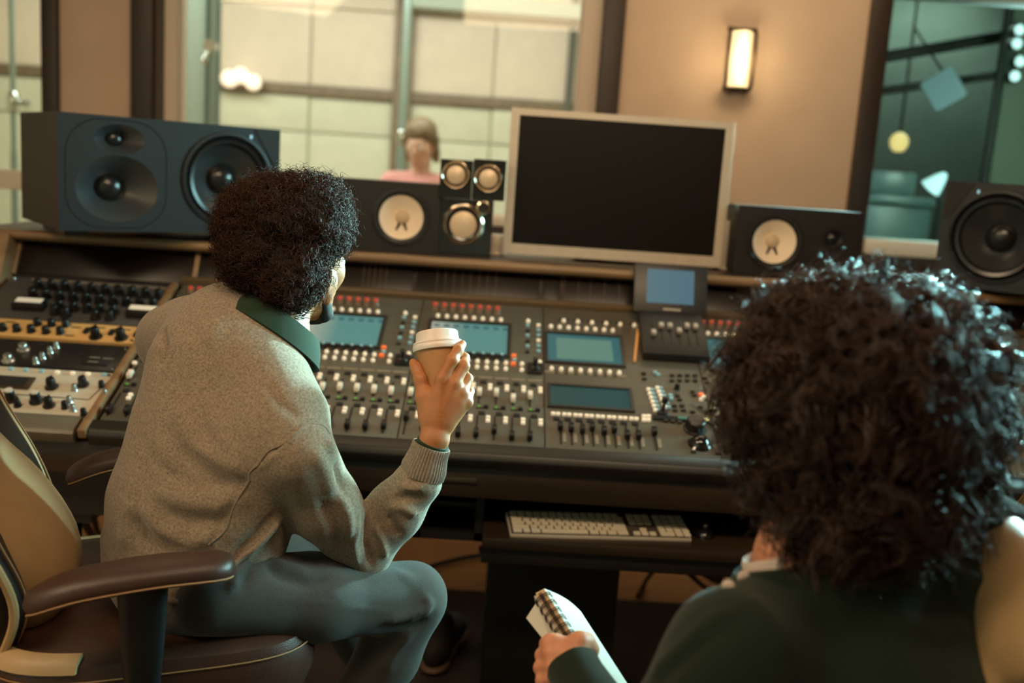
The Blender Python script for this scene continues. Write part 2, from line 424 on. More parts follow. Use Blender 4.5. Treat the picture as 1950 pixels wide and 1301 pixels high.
# ------------------------------------------------------------------ common materials
m_wall = mat('wall_plaster', (198, 174, 152), 0.9, var=0.04, vscale=6, bump=0.06, bscale=300)
m_livewall = mat('live_room_plaster', (206, 204, 178), 0.9, var=0.03, vscale=3)
m_panel = mat('acoustic_panel_cloth', (216, 206, 190), 0.95, var=0.04, vscale=8, bump=0.2, bscale=500)
m_panel2 = mat('acoustic_panel_cloth_green', (200, 204, 184), 0.95, var=0.04, vscale=8, bump=0.2, bscale=500)
m_frame = mat('dark_stained_wood', (46, 33, 24), 0.45, var=0.25, vscale=18, stretch=(6, 6, 0.6), bump=0.1)
m_trim = mat('brown_rail_wood', (112, 98, 76), 0.5, var=0.2, vscale=14)
m_reveal = mat('pale_painted_reveal', (206, 190, 172), 0.7)
m_sill = mat('white_painted_sill', (224, 216, 200), 0.35)
m_floor = mat('floor_boards', (164, 120, 78), 0.42, var=0.22, vscale=5, stretch=(0.6, 6, 1), bump=0.1, bscale=60)
m_ceil = mat('ceiling_paint', (150, 132, 110), 0.9)
m_dark = mat('black_plastic', (22, 21, 19), 0.42, var=0.1)
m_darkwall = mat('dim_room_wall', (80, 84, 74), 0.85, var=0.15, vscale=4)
m_chrome = mat('chrome', (205, 215, 215), 0.12, 1.0)
m_glass = glass('window_glass', (0.94, 0.97, 0.93)); m_glass3 = glass('teal_window_glass', (0.84, 0.94, 0.90))

def struct(o): o['kind'] = 'structure'; return o
WY, WT = 4.2, 0.15
SILL = 1.235
# control room shell
struct(bx('floor', m_floor, (-4.6, -1.5, -0.1), (4.8, 8.2, 0.0)))
struct(bx('ceiling', m_ceil, (-2.65, -1.5, 2.8), (2.85, WY+WT, 2.9)))
b = MB()
XW2, XW1a, XW1b, XW3 = (-2.45, -1.845), (-1.50, 0.0), (0.0, 0.44), (1.47, 2.7)
b.lohi((-2.65, WY, 0), (-2.5, WY+WT, 2.8))
b.lohi((-2.5, WY, 2.62), (-1.87, WY+WT, 2.8))
b.lohi((-1.87, WY, 0), (-1.50, WY+WT, 2.8))
b.lohi((-1.50, WY, 0), (0.42, WY+WT, SILL-0.1)); b.lohi((-1.50, WY, 2.55), (0.42, WY+WT, 2.8))
b.lohi((0.42, WY, 0), (1.47, WY+WT, 2.8))
b.lohi((1.47, WY, 0), (2.85, WY+WT, SILL-0.1)); b.lohi((1.47, WY, 2.27), (2.85, WY+WT, 2.8))
struct(b.build('wall_back', m_wall))
struct(bx('wall_left', m_wall, (-2.65, -1.5, 0), (-2.5, WY, 2.8)))
struct(bx('wall_behind', m_wall, (-2.5, -1.5, 0), (2.7, -1.35, 2.8)))
b = MB(); y0, y1, z0, z1 = 1.80, 3.40, 1.15, 2.5
b.lohi((2.7, -1.5, 0), (2.85, y0, 2.8)); b.lohi((2.7, y1, 0), (2.85, WY, 2.8)); b.lohi((2.7, y0, 0), (2.85, y1, z0)); b.lohi((2.7, y0, z1), (2.85, y1, 2.8))
struct(b.build('wall_right', m_wall))
w4 = struct(empty('added_window', (2.78, 2.6, 1.15)))  # unseen window added in the right-hand wall to admit the cool fill
for lo, hi in (((2.72, y0, z0), (2.83, y0+.06, z1)), ((2.72, y1-.06, z0), (2.83, y1, z1)), ((2.72, y0+.06, z0), (2.83, y1-.06, z0+.06)), ((2.72, y0+.06, z1-.06), (2.83, y1-.06, z1))):
    bx('window_frame', m_frame, lo, hi, w4, 0.006)
bx('pane', m_glass, (2.77, y0+.06, z0+.06), (2.776, y1-.06, z1-.06), w4)

tag(MB().prism(rrect(2.5, 3.35, .03), 0, .008).build('sheet', mat('dark_brown_sheet', (48, 35, 25), .95, var=.2, vscale=60, bump=.5, bscale=500), None, T(.27, 1.52, 0), bevel=.003), 'dark brown sheet on the floor under the chairs and desk', 'sheet')  # thin dark brown slab laid over the nearer floor
# main window between the control room and the live room
w1 = struct(empty('window_1', (-0.5, WY, SILL)))
bx('window_frame', m_frame, (-1.545, WY-.035, SILL-.13), (-1.455, WY+.02, 2.6), w1, 0.008)
bx('window_frame', m_frame, (0.352, WY-.035, SILL-.13), (0.442, WY+.02, 2.6), w1, 0.008)
bx('window_frame', m_frame, (-1.455, WY-.035, SILL-.13), (0.352, WY+.02, SILL-.045), w1, 0.008)
bx('window_frame', m_frame, (-1.455, WY-.035, 2.53), (0.352, WY+.02, 2.6), w1, 0.008)
bx('jamb', mat('grey_gasket', (78, 70, 60), 0.7), (-1.455, WY+.0, SILL), (-1.418, WY+.1, 2.53), w1)
bx('jamb', m_reveal, (-1.418, WY+.0, SILL), (-1.372, WY+.15, 2.53), w1, 0.004)
bx('jamb', m_reveal, (0.27, WY+.0, SILL), (0.352, WY+.15, 2.53), w1, 0.004)
bx('window_sill', m_sill, (-1.455, WY-.06, SILL-.045), (0.352, WY+.15, SILL), w1, 0.008)
bx('pane', m_glass, (-1.372, WY+.075, SILL), (0.27, WY+.085, 2.53), w1)
# glazed door on the left
w2 = struct(empty('door_1', (-2.18, WY, 0)))
bx('door_frame', m_frame, (-1.905, WY-.035, 0), (-1.84, WY+.1, 2.65), w2, 0.008)
bx('door_frame', m_frame, (-2.52, WY-.035, 0), (-2.46, WY+.1, 2.65), w2, 0.008)
bx('door_frame', m_frame, (-2.46, WY-.035, 2.22), (-1.905, WY+.1, 2.65), w2, 0.008)
bx('cross_rail', m_sill, (-2.46, WY+.02, 1.205), (-1.905, WY+.09, 1.285), w2, 0.006)
bx('pane', m_glass, (-2.46, WY+.05, 1.285), (-1.905, WY+.06, 2.22), w2)
bx('pane', m_glass, (-2.46, WY+.05, 0.0), (-1.905, WY+.06, 1.205), w2)
# right-hand window onto the dim room
w3 = struct(empty('window_3', (2.0, WY, SILL)))
bx('window_frame', m_frame, (1.432, WY-.035, SILL-.13), (1.515, WY+.1, 2.3), w3, 0.008)
bx('window_frame', m_frame, (2.62, WY-.035, SILL-.13), (2.69, WY+.1, 2.3), w3, 0.008)
bx('window_frame', m_frame, (1.515, WY-.035, SILL-.13), (2.62, WY+.02, SILL-.06), w3, 0.008)
bx('head_rail', mat('pale_grey_rail', (176, 168, 156), 0.5), (1.515, WY-.035, 2.225), (2.62, WY+.1, 2.3), w3, 0.006)
bx('window_sill', m_sill, (1.515, WY-.05, SILL-.06), (2.62, WY+.15, SILL+.005), w3, 0.012)
bx('pane', m_glass3, (1.515, WY+.06, SILL+.005), (2.62, WY+.07, 2.225), w3)

# live room shell and dim room shell
struct(bx('wall_live_left', m_livewall, (-4.6, WY+WT, 0), (-4.5, 8.0, 3.2)))
struct(bx('wall_partition', m_livewall, (1.27, WY+WT, 0), (1.35, 8.0, 3.2)))
struct(bx('ceiling_live', m_livewall, (-4.6, WY+WT, 3.2), (4.7, 8.2, 3.3)))
struct(bx('wall_live_front', m_livewall, (-4.6, WY+.02, 2.9), (4.7, WY+WT, 3.2)))
struct(bx('wall_live_front_left', m_livewall, (-4.6, WY+.02, 0), (-2.65, WY+WT, 3.2)))
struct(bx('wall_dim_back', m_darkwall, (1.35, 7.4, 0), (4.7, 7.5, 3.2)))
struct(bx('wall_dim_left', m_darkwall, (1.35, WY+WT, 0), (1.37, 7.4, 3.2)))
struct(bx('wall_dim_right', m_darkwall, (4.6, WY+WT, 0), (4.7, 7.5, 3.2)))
wf = struct(empty('wall_far', (-1.6, 8.0, 0)))
bx('wall_face', m_livewall, (-4.6, 8.0, 0), (1.27, 8.1, 3.2), wf)
# panels: column at px 765, rails at y 170-205, post at px 1085
def fx(px): return float(PY(px, 150, 7.95)[0])
zr = float(PY(640, 176, 7.95)[2])
xs = [-4.45, fx(120), fx(418), fx(590), fx(752), fx(783), fx(940), fx(1080), 1.24]
for i, (a, c) in enumerate(zip(xs[:-1], xs[1:])):
    if i in (4,):
        continue
    for (za, zb, mm) in ((0.12, zr-0.32, m_panel2), (zr-0.31, zr-0.045, m_panel2), (zr+0.045, zr+0.62, m_panel), (zr+0.63, 3.1, m_panel)):
        bx('panel', mm, (a+.005, 7.955+0.012*(i % 2), za), (c-.005, 8.0, zb), wf, 0.01)
for i, (a, c) in enumerate(((fx(418), fx(752)), (fx(783), 1.24), (-4.45, fx(418)))):
    bx('rail', m_trim, (a, 7.93, zr-.042), (c, 8.0, zr+.042), wf, 0.006)
bx('column', m_trim, (fx(750), 7.90, 0), (fx(786), 8.0, 3.15), wf, 0.01)
bx('column', mat('dark_post', (84, 88, 76), 0.6), (fx(1078), 7.90, 0), (fx(1092), 8.0, 3.15), wf, 0.006)
bx('cornice', mat('pale_teal_paint', (176, 192, 180), 0.7), (fx(783), 7.75, float(PY(1000, 30, 7.8)[2])), (1.26, 8.0, float(PY(1000, 2, 7.8)[2])), wf, 0.01)

# ---- window-reveal reflections built as a pale panel and a dark strip
gs = empty('reveal_reflection_panel', PZ(380, 800, 0) if False else (float(PY(370, 150, 5.3)[0]), 5.3, 0), 'tall pale panel with a dark green strip modelling reflections in the main window reveal', 'screen')
xa, xb, xc = (float(PY(p, 120, 5.3)[0]) for p in (330, 394, 418))
bx('pane', mat('reflection_pale_teal', (186, 212, 202), 0.5, spec=0.6), (xa, 5.29, 0.05), (xb, 5.30, 2.9), gs)
bx('post', mat('reflection_green_grey', (70, 92, 84), 0.4), (xb, 5.27, 0), (xc, 5.32, 3.0), gs, 0.006)
bx('foot', m_dark, (xa, 5.25, 0), (xc, 5.34, 0.05), gs, 0.01)

# ---- chrome stands in the live room
m_steel = mat('satin_steel', (150, 172, 168), 0.28, 0.7)
def stand(name, px, Y, top_y, label, clamp=None, arm=None, rt=.014):
    P = PY(px, 200, Y); x = float(P[0]); zt = float(PY(px, top_y, Y)[2])
    o = empty(name, (x, Y, 0), label, 'stand')
    MB().lathe([(0.0, 0), (0.15, 0), (0.15, 0.012), (0.03, 0.03), (0.0, 0.03)], 24).build('base', m_dark, o, T(x, Y, 0), smooth=True)
    MB().tube([(x, Y, 0.02), (x, Y, min(1.35, zt))], rt*1.3, 12).build('lower_tube', m_steel, o, smooth=True)
    MB().tube([(x, Y, min(1.33, zt-.1)), (x, Y, zt)], rt, 12).build('upper_tube', m_steel, o, smooth=True)
    if clamp:
        z = float(PY(px, clamp, Y)[2])
        MB().lathe([(0.0, -.05), (0.026, -.05), (0.032, -.02), (0.032, .03), (0.022, .05), (0.0, .05)], 16).tube([(0, 0, 0), (0.09, -0.02, -.01)], [0.012, 0.02], 10).build('clamp', m_chrome, o, T(x, Y, z), smooth=True)
    if arm:
        a = PY(arm[0], arm[1], Y); c = PY(arm[2], arm[3], Y-.05)
        MB().tube([a, c], 0.013, 10).build('boom_arm', m_chrome, o, smooth=True)
        MB().lathe([(0, -.03), (.03, -.03), (.03, .03), (0, .03)], 14).build('joint', m_chrome, o, Matrix.Translation(V(a)) @ RX(1.57), smooth=True)
    return o
stand('chrome_stand', 768, 6.3, -60, 'tall chrome stand in front of the brown column behind the main window', clamp=262, rt=.026)
stand('chrome_stand', 403, 5.0, -60, 'chrome stand with angled boom beside the dark green strip in the main window', arm=(402, 88, 388, 118), rt=.018)
stand('chrome_stand', 25, 5.4, -60, 'chrome stand with a clamp seen through the glazed door on the left', clamp=193)

# ---- lamp of three bulbs on the far wall
bl = empty('bulb_cluster', PY(458, 150, 7.85), 'cluster of three glowing round bulbs low on the bright far wall', 'lamp')
mb_glow = mat('bulb_glow', (255, 240, 225), 0.5, emit=(255, 228, 205), es=1.0)
bx('back_plate', m_trim, tuple(PY(420, 165, 7.9)-[0, 0, .02]), tuple(PY(500, 165, 7.9)+[0, .06, .05]), bl, 0.005)
for px, py, r in ((437, 150, 16), (458, 144, 15), (482, 157, 15)):
    rr = r*7.85/F
    MB().lathe([(rr*math.sin(t), -rr*math.cos(t)) for t in np.linspace(0, math.pi, 11)], 20).build('bulb', mb_glow, bl, Matrix.Translation(V(PY(px, py, 7.8))), smooth=True)

# ---- wall lamp in the control room
sc = PY(1405, 115, WY); sx, sz = float(sc[0]), float(sc[2])
wl = empty('wall_lamp', (sx, WY, sz), 'lit wall lamp with curved cream shade between dark metal bars', 'wall lamp')
m_bronze = mat('dark_bronze', (58, 44, 26), 0.35, 0.8)
MB().prism(rrect(0.085, 0.23, 0.02), 0, 0.012).build('back_plate', m_bronze, wl, frame((sx, WY-.012, sz), (1, 0, 0), (0, 0, 1), (0, -1, 0)), bevel=0.003)
m_shade = mat('lamp_shade_glass', (250, 236, 200), 0.5, emit=(255, 226, 165), es=1.05)
prof = []
b = MB(); n = 10
pts = [(-0.043+0.086*i/n, -0.035-0.05*math.sin(math.pi*i/n)) for i in range(n+1)]
poly = pts+[(0.043, -0.03), (-0.043, -0.03)]
b.prism(poly, -0.108, 0.108)
b.build('lamp_shade', m_shade, wl, T(sx, WY, sz), smooth=True)
for s in (-1, 1):
    MB().tube([(s*.052, -.028, -.122), (s*.052, -.060, -.10), (s*.054, -.062, 0), (s*.052, -.060, .10), (s*.052, -.028, .122)], 0.007, 8).build('side_bar', m_bronze, wl, T(sx, WY, sz), smooth=True)
for s in (-1, 1):
    MB().box((0, -.035, s*.116), (0.112, 0.05, 0.008)).build('end_bar', m_bronze, wl, T(sx, WY, sz), bevel=0.003)
    MB().lathe([(0, 0), (.011, 0), (.008, .016), (0, .02)], 12).build('finial', m_bronze, wl, T(sx+.03*s, WY-.045, sz-.134), smooth=True)
lp = bpy.data.lights.new('wall_lamp_bulb', 'POINT'); lp.energy = 2.2; lp.color = (1, .76, .42); lp.shadow_soft_size = 0.05
lo = bpy.data.objects.new('wall_lamp_bulb', lp); COL.objects.link(lo); lo.location = (sx, WY-.13, sz-.01)

# ---- things in the dim room beyond the right-hand window
def pipe(px0, py0, px1, py1, Y0, Y1, r, name, label, m):
    return tag(MB().tube([PY(px0, py0, Y0), PY(px1, py1, Y1)], r, 10).build(name, m, smooth=True), label, 'pipe')
m_pipe = mat('black_pipe', (20, 24, 22), 0.5)
pipe(1560, 130, 2080, 40, 5.9, 5.9, 0.035, 'ceiling_pipe', 'upper black lighting pipe slanting across the right-hand window', m_pipe)
pipe(1560, 190, 2080, 118, 5.7, 5.7, 0.025, 'ceiling_pipe', 'lower black lighting pipe slanting across the right-hand window', m_pipe)
vp = PY(1893, 200, 5.4); 
tag(MB().tube([(vp[0], 5.4, 0), (vp[0], 5.4, 3.2)], 0.016, 10).build('upright_pole', m_pipe, smooth=True), 'thin black upright pole beyond the right-hand window', 'pole')
tag(MB().lohi((PY(1905, 200, 5.6)[0], 5.6, 0), (PY(2100, 200, 5.6)[0], 5.65, 3.1)).build('pale_green_screen', mat('pale_green_board', (112, 126, 112), 0.7), bevel=0.01), 'pale green standing board at the far right behind the window', 'board')
bp_ = PY(1797, 170, 5.2)
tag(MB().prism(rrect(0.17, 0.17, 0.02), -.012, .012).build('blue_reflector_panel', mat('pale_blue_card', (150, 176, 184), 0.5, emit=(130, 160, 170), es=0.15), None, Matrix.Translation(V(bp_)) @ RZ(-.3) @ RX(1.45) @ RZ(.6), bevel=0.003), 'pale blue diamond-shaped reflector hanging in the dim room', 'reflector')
tag(MB().tube([bp_+[0, .02, .08], (bp_[0], 5.7, 2.35)], 0.006, 6).build('reflector_wire', m_pipe), 'thin dark wire holding the pale blue reflector', 'wire')
gl = PY(1712, 272, 6.2); o = empty('globe_lamp', gl, 'small warm glowing globe lamp in the dim room', 'lamp')
MB().lathe([(0.001, -.055), (.03, -.05), (.05, -.02), (.055, .015), (.04, .045), (.012, .062)], 20).build('globe', mat('warm_globe', (255, 225, 150), .5, emit=(255, 214, 140), es=1.1), o, Matrix.Translation(V(gl)), smooth=True)
MB().tube([gl+[0, 0, .06], (gl[0], 6.2, 3.2)], .008, 8).build('cord', m_pipe, o)
gl2 = PY(1745, 272, 7.3)
for i, (px, py, lab) in enumerate(((1937, 58, 'uppermost'), (1932, 84, 'second'), (1938, 118, 'third'), (1928, 146, 'lowest'))):
    c = PY(px, py, 5.55)
    o = empty('spotlight', c, lab+' of the four small glowing spotlights at the top right corner', 'spotlight', 'spotlights at the right edge')
    MB().lathe([(0.0, -.04), (.028, -.03), (.036, .03), (.030, .03), (.024, -.01), (0, -.01)], 16).build('housing', m_pipe, o, Matrix.Translation(V(c)) @ RX(1.57), smooth=True)
    MB().lathe([(0.0, 0), (.028, 0), (.022, .010), (0, .014)], 16).build('lens', mat('spot_lens', (230, 255, 255), .3, emit=(205, 240, 240), es=1.6), o, Matrix.Translation(V(c+[0, -.028, 0])) @ RX(1.57), smooth=True)
c = PY(1786, 345, 5.0); o = empty('desk_lamp', (c[0], 5.0, 0.0), 'bright bluish white cone lamp low in the dim room', 'lamp')
MB().lathe([(0.012, .05), (.03, .02), (.055, -.05), (.05, -.05), (.026, .015)], 18).build('lamp_shade', mat('cool_shade', (225, 250, 255), .3, emit=(190, 232, 236), es=1.2), o, Matrix.Translation(V(c)) @ RX(.5) @ RY(.5), smooth=True)
MB().tube([(c[0], 5.0, 0), (c[0]+.02, 5.0, c[2]-.15), c+[0, .01, .05]], .009, 8).build('stem', m_pipe, o, smooth=True)
MB().lathe([(0, 0), (.11, 0), (.10, .02), (0, .03)], 20).build('base', m_pipe, o, T(c[0], 5.0, 0), smooth=True)
# grey-blue cabinet under the lamp
a = PY(1645, 345, 5.6); c2 = PY(1765, 375, 5.6)
o = empty('glossy_cabinet', ((a[0]+c2[0])/2, 5.6, 0), 'grey-blue glossy cabinet standing low behind the right-hand window', 'cabinet')
m_pi = mat('grey_blue_lacquer', (112, 140, 140), 0.25)
bx('body', m_pi, (a[0]-.5, 5.5, 0.0), (c2[0], 5.9, a[2]-.12), o, 0.02)
bx('lid', m_pi, (a[0]-.52, 5.46, a[2]-.12), (c2[0]+.02, 5.92, a[2]-.07), o, 0.015)
bx('front_shelf', m_pi, (a[0]-.5, 5.25, a[2]-.45), (c2[0], 5.5, a[2]-.36), o, 0.01)
bx('back_board', m_pi, (a[0]-.1, 5.52, a[2]-.07), (c2[0]-.1, 5.56, a[2]+.06), o, 0.01)
# ------------------------------------------------------------------ desk and console
m_wood = mat('walnut_desk', (46, 33, 22), 0.4, var=0.25, vscale=10, stretch=(0.5, 5, 5), bump=0.08)
m_woodedge = mat('lighter_brown_wood', (126, 98, 68), 0.42, var=0.2, vscale=12, stretch=(0.4, 5, 5))  # lighter brown than the desk wood; edges, cheek, strips and posts
m_black = mat('black_laminate', (24, 19, 14), 0.5, var=0.15, vscale=8)
m_con = mat('console_grey', (86, 83, 72), 0.42, 0.15, var=0.08, vscale=30, bump=0.05, bscale=900)
m_con2 = mat('console_grey_light', (112, 108, 94), 0.42, 0.15, var=0.06, vscale=30)
m_rail = mat('console_front_rail', (31, 26, 20), 0.45, var=0.15, vscale=14)
m_smoke = mat('smoked_glass', (22, 15, 10), 0.3, spec=0.25)
m_btn = mat('lit_white_button', (226, 212, 188), 0.4, emit=(255, 232, 200), es=0.35)
m_btnb = mat('dark_button', (34, 33, 30), 0.4)
m_red = mat('red_knob_cap', (190, 78, 60), 0.4, emit=(200, 60, 40), es=0.12)
m_orange = mat('orange_lit_button', (226, 110, 60), 0.4, emit=(230, 100, 40), es=0.5)
m_blue = mat('blue_lit_button', (134, 172, 178), 0.4, emit=(90, 150, 165), es=0.22)
m_gled = mat('green_led', (84, 150, 60), 0.4, emit=(80, 170, 50), es=0.4)
m_capw = mat('white_fader_cap', (228, 222, 208), 0.35)
m_capk = mat('black_fader_cap', (22, 21, 20), 0.35)
m_knobk = mat('black_knob', (20, 19, 18), 0.35)
m_slot = mat('fader_slot_black', (10, 10, 9), 0.6)
m_scrA = screen_mat('channel_screen', (96, 150, 142), (52, 92, 108), (190, 190, 168), 0.8)
m_scrC = screen_mat('teal_screen', (62, 122, 126), (60, 100, 110), (74, 130, 130), 0.6, 'plain')
m_scrD = screen_mat('dim_teal_screen', (46, 98, 98), (60, 100, 110), (58, 100, 94), 0.45, 'plain')
m_scrR = screen_mat('blue_screen', (88, 126, 142), (60, 100, 110), (98, 132, 144), 0.7, 'plain')

O_ = np.array([0, 2.25, .787]); S_ = nrm((0, .6, .248)); N_ = np.array([0, -S_[2], S_[1]])
MP = frame(O_, (1, 0, 0), S_, N_)
def UV(px, py):
    d = ray(px, py); t = ((O_-C) @ N_)/(d @ N_); P = C+d*t
    return float(P[0]), float((P-O_) @ S_)
def z4(x, y): return UV(x/3.0976, 420+y/3.0976)
def z5(x, y): return UV(560+x/4.067, 540+y/4.067)
def z6(x, y): return UV(980+x/3.424, 520+y/3.424)

XL, XR = -1.40, 1.62
desk = empty('studio_desk', (0.1, 2.7, 0), 'long dark wooden studio desk holding the mixing console and speakers', 'desk')
# bays, aprons, tray
MB().prism([(2.32, .53), (2.93, .53), (2.93, .76), (2.32, .70)], XL, -.17).build('bay', m_black, desk, frame((0, 0, 0), (0, 1, 0), (0, 0, 1), (1, 0, 0)))
MB().lohi((XL-.02, 2.23, .66), (XR, 2.36, .742)).build('apron', m_wood, desk, bevel=0.012)
b = MB(); b.lohi((-.17, 2.30, .53), (-.15, 2.93, .68)); b.lohi((-.17, 2.30, .53), (.0, 2.93, .55)); b.lohi((-.02, 2.30, .53), (.0, 2.93, .68)); b.lohi((-.15, 2.9, .55), (-.02, 2.93, .68))
b.build('cubby', m_black, desk)
bx('cubby_shelf', m_wood, (-.15, 2.34, .600), (-.02, 2.9, .612), desk, 0.002)
bx('drawer_pull', mat('dull_pull', (84, 74, 60), 0.4, 0.6), (-.10, 2.222, .70), (-.02, 2.232, .712), desk, 0.003)
bx('keyboard_tray', m_wood, (.0, 2.19, .556), (1.25, 2.62, .582), desk, 0.006)
bx('tray_lip', m_black, (.0, 2.205, .515), (1.25, 2.24, .556), desk, 0.003)
bx('tray_back', m_black, (.0, 2.62, .53), (1.25, 2.66, .68), desk)
bx('right_bay', m_black, (1.25, 2.3, .12), (XR, 2.93, .68), desk, 0.006)
bx('pedestal', m_black, (.02, 2.42, .0085), (.36, 2.85, .515), desk, 0.008)
bx('pedestal', m_black, (XL+.02, 2.5, .0), (XL+.10, 2.9, .53), desk, 0.008)
bx('modesty_panel', m_wood, (XL, 2.90, .53), (XR, 2.93, 1.03), desk)
bx('end_panel', m_wood, (XR, 2.25, 0), (XR+.03, 3.35, 1.13), desk, 0.006)
# left cheek follows the slope of the racks
MB().prism([(2.19, .70), (2.95, .70), (2.95, 1.15), (2.86, 1.15), (2.80, 1.03), (2.19, .785)], XL-.11, XL).build('cheek', m_woodedge, desk, frame((0, 0, 0), (0, 1, 0), (0, 0, 1), (1, 0, 0)), bevel=0.008)
# shelf over the meter bridge
bx('shelf', m_wood, (XL-.11, 2.885, 1.128), (XR+.25, 3.42, 1.160), desk, 0.004)
MB().tube([(XL-.1, 2.884, 1.146), (XR+.25, 2.884, 1.146)], 0.0145, 12).build('shelf_edge', m_woodedge, desk, smooth=True)
bx('shelf_support', m_black, (-1.2, 3.34, 0), (-1.1, 3.42, 1.128), desk); bx('shelf_support', m_black, (1.1, 3.34, 0), (1.2, 3.42, 1.128), desk)
# front rail of the rack bay, divider strip
MB().prism([(-.052, -.030), (-.052, -.004), (-.04, .004), (.008, .004), (.008, -.03)], XL, -.945).build('rack_rail', mat('rack_rail_grey', (98, 92, 78), .45, .2), desk, MP @ frame((0, 0, 0), (0, 1, 0), (0, 0, 1), (1, 0, 0)), bevel=0.002)
MB().box((-.926, .30, -.004), (.020, .70, .024)).build('divider_strip', m_woodedge, desk, MP, bevel=0.004)
MB().lohi((XL, 0.0, -.03), (-.936, .66, -.016)).build('rack_floor', m_black, desk, MP)

con = empty('mixing_console', (0.2, 2.5, .70), 'wide grey digital mixing console with rows of faders and small screens', 'mixing console')
MB().prism([(2.225, .745), (2.93, .70), (2.93, 1.02), (2.86, 1.018)], -.915, XR).build('console_body', m_black, con, frame((0, 0, 0), (0, 1, 0), (0, 0, 1), (1, 0, 0)))
MB().prism([(-.050, -.034), (-.050, -.008), (-.038, .004), (-.002, .006), (-.002, -.034)], -.915, XR).build('front_rail', m_rail, con, MP @ frame((0, 0, 0), (0, 1, 0), (0, 0, 1), (1, 0, 0)), bevel=0.004)
MB().box(((-.915+XR)/2, .668, .004), (XR+.915, .022, .022)).build('top_rail', mat('console_top_rail', (96, 80, 58), .45, .1), con, MP, bevel=0.005)
# meter bridge: posts, smoked panels, columns of small meter lights
BM = frame((0, 2.872, 1.045), (1, 0, 0), nrm((0, .055, .10)), nrm((0, -.10, .055)))
xs = [XL+.01, -.880, -.585, -.245, .125, .185, .56, .90, 1.24, XR-.01]
for i, (a, c) in enumerate(zip(xs[:-1], xs[1:])):
    MB().lohi((a+.004, -.01, -.008), (c-.004, .112, 0)).build('bridge_panel', m_smoke, con, BM, bevel=0.0015)
MB().lohi((XL, -.014, -.03), (XR, .118, -.009)).build('bridge_back', m_black, con, BM)
for x in (XL+.004, -.878, XR-.004):
    MB().lohi((x-.007, -.014, -.02), (x+.007, .116, .008)).build('bridge_post', m_woodedge, con, BM, bevel=0.002)
m_dot = mat('amber_meter_dot', (84, 62, 40), .5, emit=(150, 95, 45), es=0.06)
def dots(x, n=11, w=.004, z0=.006, z1=.098, name='meter_column'):
    d = MB()
    for i in range(n): d.box((x, z0+(z1-z0)*i/(n-1), .0008), (w, .0026, .0014))
    o = d.build(name, m_dot, con, BM); o['kind'] = 'stuff'
for px in (692, 702, 713, 724, 735, 832, 848, 864, 880, 896, 912, 928, 944, 1070, 1076, 1102, 1126, 1152, 1180):
    dots(float(PY(px, 540, 2.9)[0]))

# ---- shared control meshes
ME = {}
def share(key, mb, m, **kw): ME[key] = mb.mesh(key, m, **kw); return ME[key]
share('button', MB().box((0, 0, .003), (.0105, .0085, .007)), m_btn, bevel=.0015)
share('button_round', MB().lathe([(0, .008), (.0040, .008), (.0054, .006), (.0058, 0)], 14), m_btn, smooth=True)
share('button_dark', MB().box((0, 0, .0025), (.012, .008, .006)), m_btnb, bevel=.001)
share('button_blue', MB().box((0, 0, .003), (.010, .008, .007)), m_blue, bevel=.001)
share('button_orange', MB().box((0, 0, .003), (.013, .010, .008)), m_orange, bevel=.001)
share('knob_red', MB().lathe([(0, .020), (.0062, .020), (.0072, .018), (.0074, .013)], 16), m_red, smooth=True)
share('knob_base', MB().lathe([(.0074, .0135), (.0078, .013), (.0088, .002), (.010, 0)], 16), mat('dull_grey_knob', (120, 104, 88), .4), smooth=True)
share('encoder', MB().lathe([(0, .016), (.0050, .016), (.0062, .014), (.0072, .002), (.0085, 0)], 14), mat('encoder_black', (32, 34, 34), .35), smooth=True)
share('encoder_cap', MB().lathe([(0, .0175), (.0040, .0175), (.0046, .0158)], 12), m_blue, smooth=True)
share('label_display', MB().box((0, 0, .001), (.016, .013, .004)), m_slot, bevel=.0008)
share('led', MB().box((0, 0, .0015), (.006, .0035, .003)), m_gled)
share('label_line', MB().box((0, 0, .0006), (.030, .004, .0016)), m_slot)
share('strip_label', MB().box((0, 0, .0008), (.036, .008, .0018)), mat('strip_label', (128, 116, 98), .5))
share('slot_low', MB().box((0, 0, .0008), (.0045, .092, .002)), m_slot)
share('slot_up', MB().box((0, 0, .0008), (.0045, .066, .002)), m_slot)
def capmesh(m, key):
    prof = [(-.012, 0), (-.012, .010), (-.008, .015), (-.002, .0125), (.002, .0125), (.008, .015), (.012, .010), (.012, 0)]
    return share(key, MB().prism(prof, -.006, .006, frame((0, 0, .003), (0, 1, 0), (0, 0, 1), (1, 0, 0))), m, bevel=.001)
capmesh(m_capw, 'fader_cap_white'); capmesh(m_capk, 'fader_cap_black')
share('knob_black', MB().lathe([(0, .022), (.0085, .022), (.0098, .020), (.0105, .004), (.0135, .003), (.0135, 0)], 20), m_knobk, smooth=True)
share('knob_small', MB().lathe([(0, .017), (.0055, .017), (.0065, .015), (.0075, .002), (.009, 0)], 16), m_knobk, smooth=True)
def ctl(name, key, par, u, v, w=0.0, rz=0.0): return inst(name, ME[key], par, MP @ T(u, v, w) @ RZ(rz))

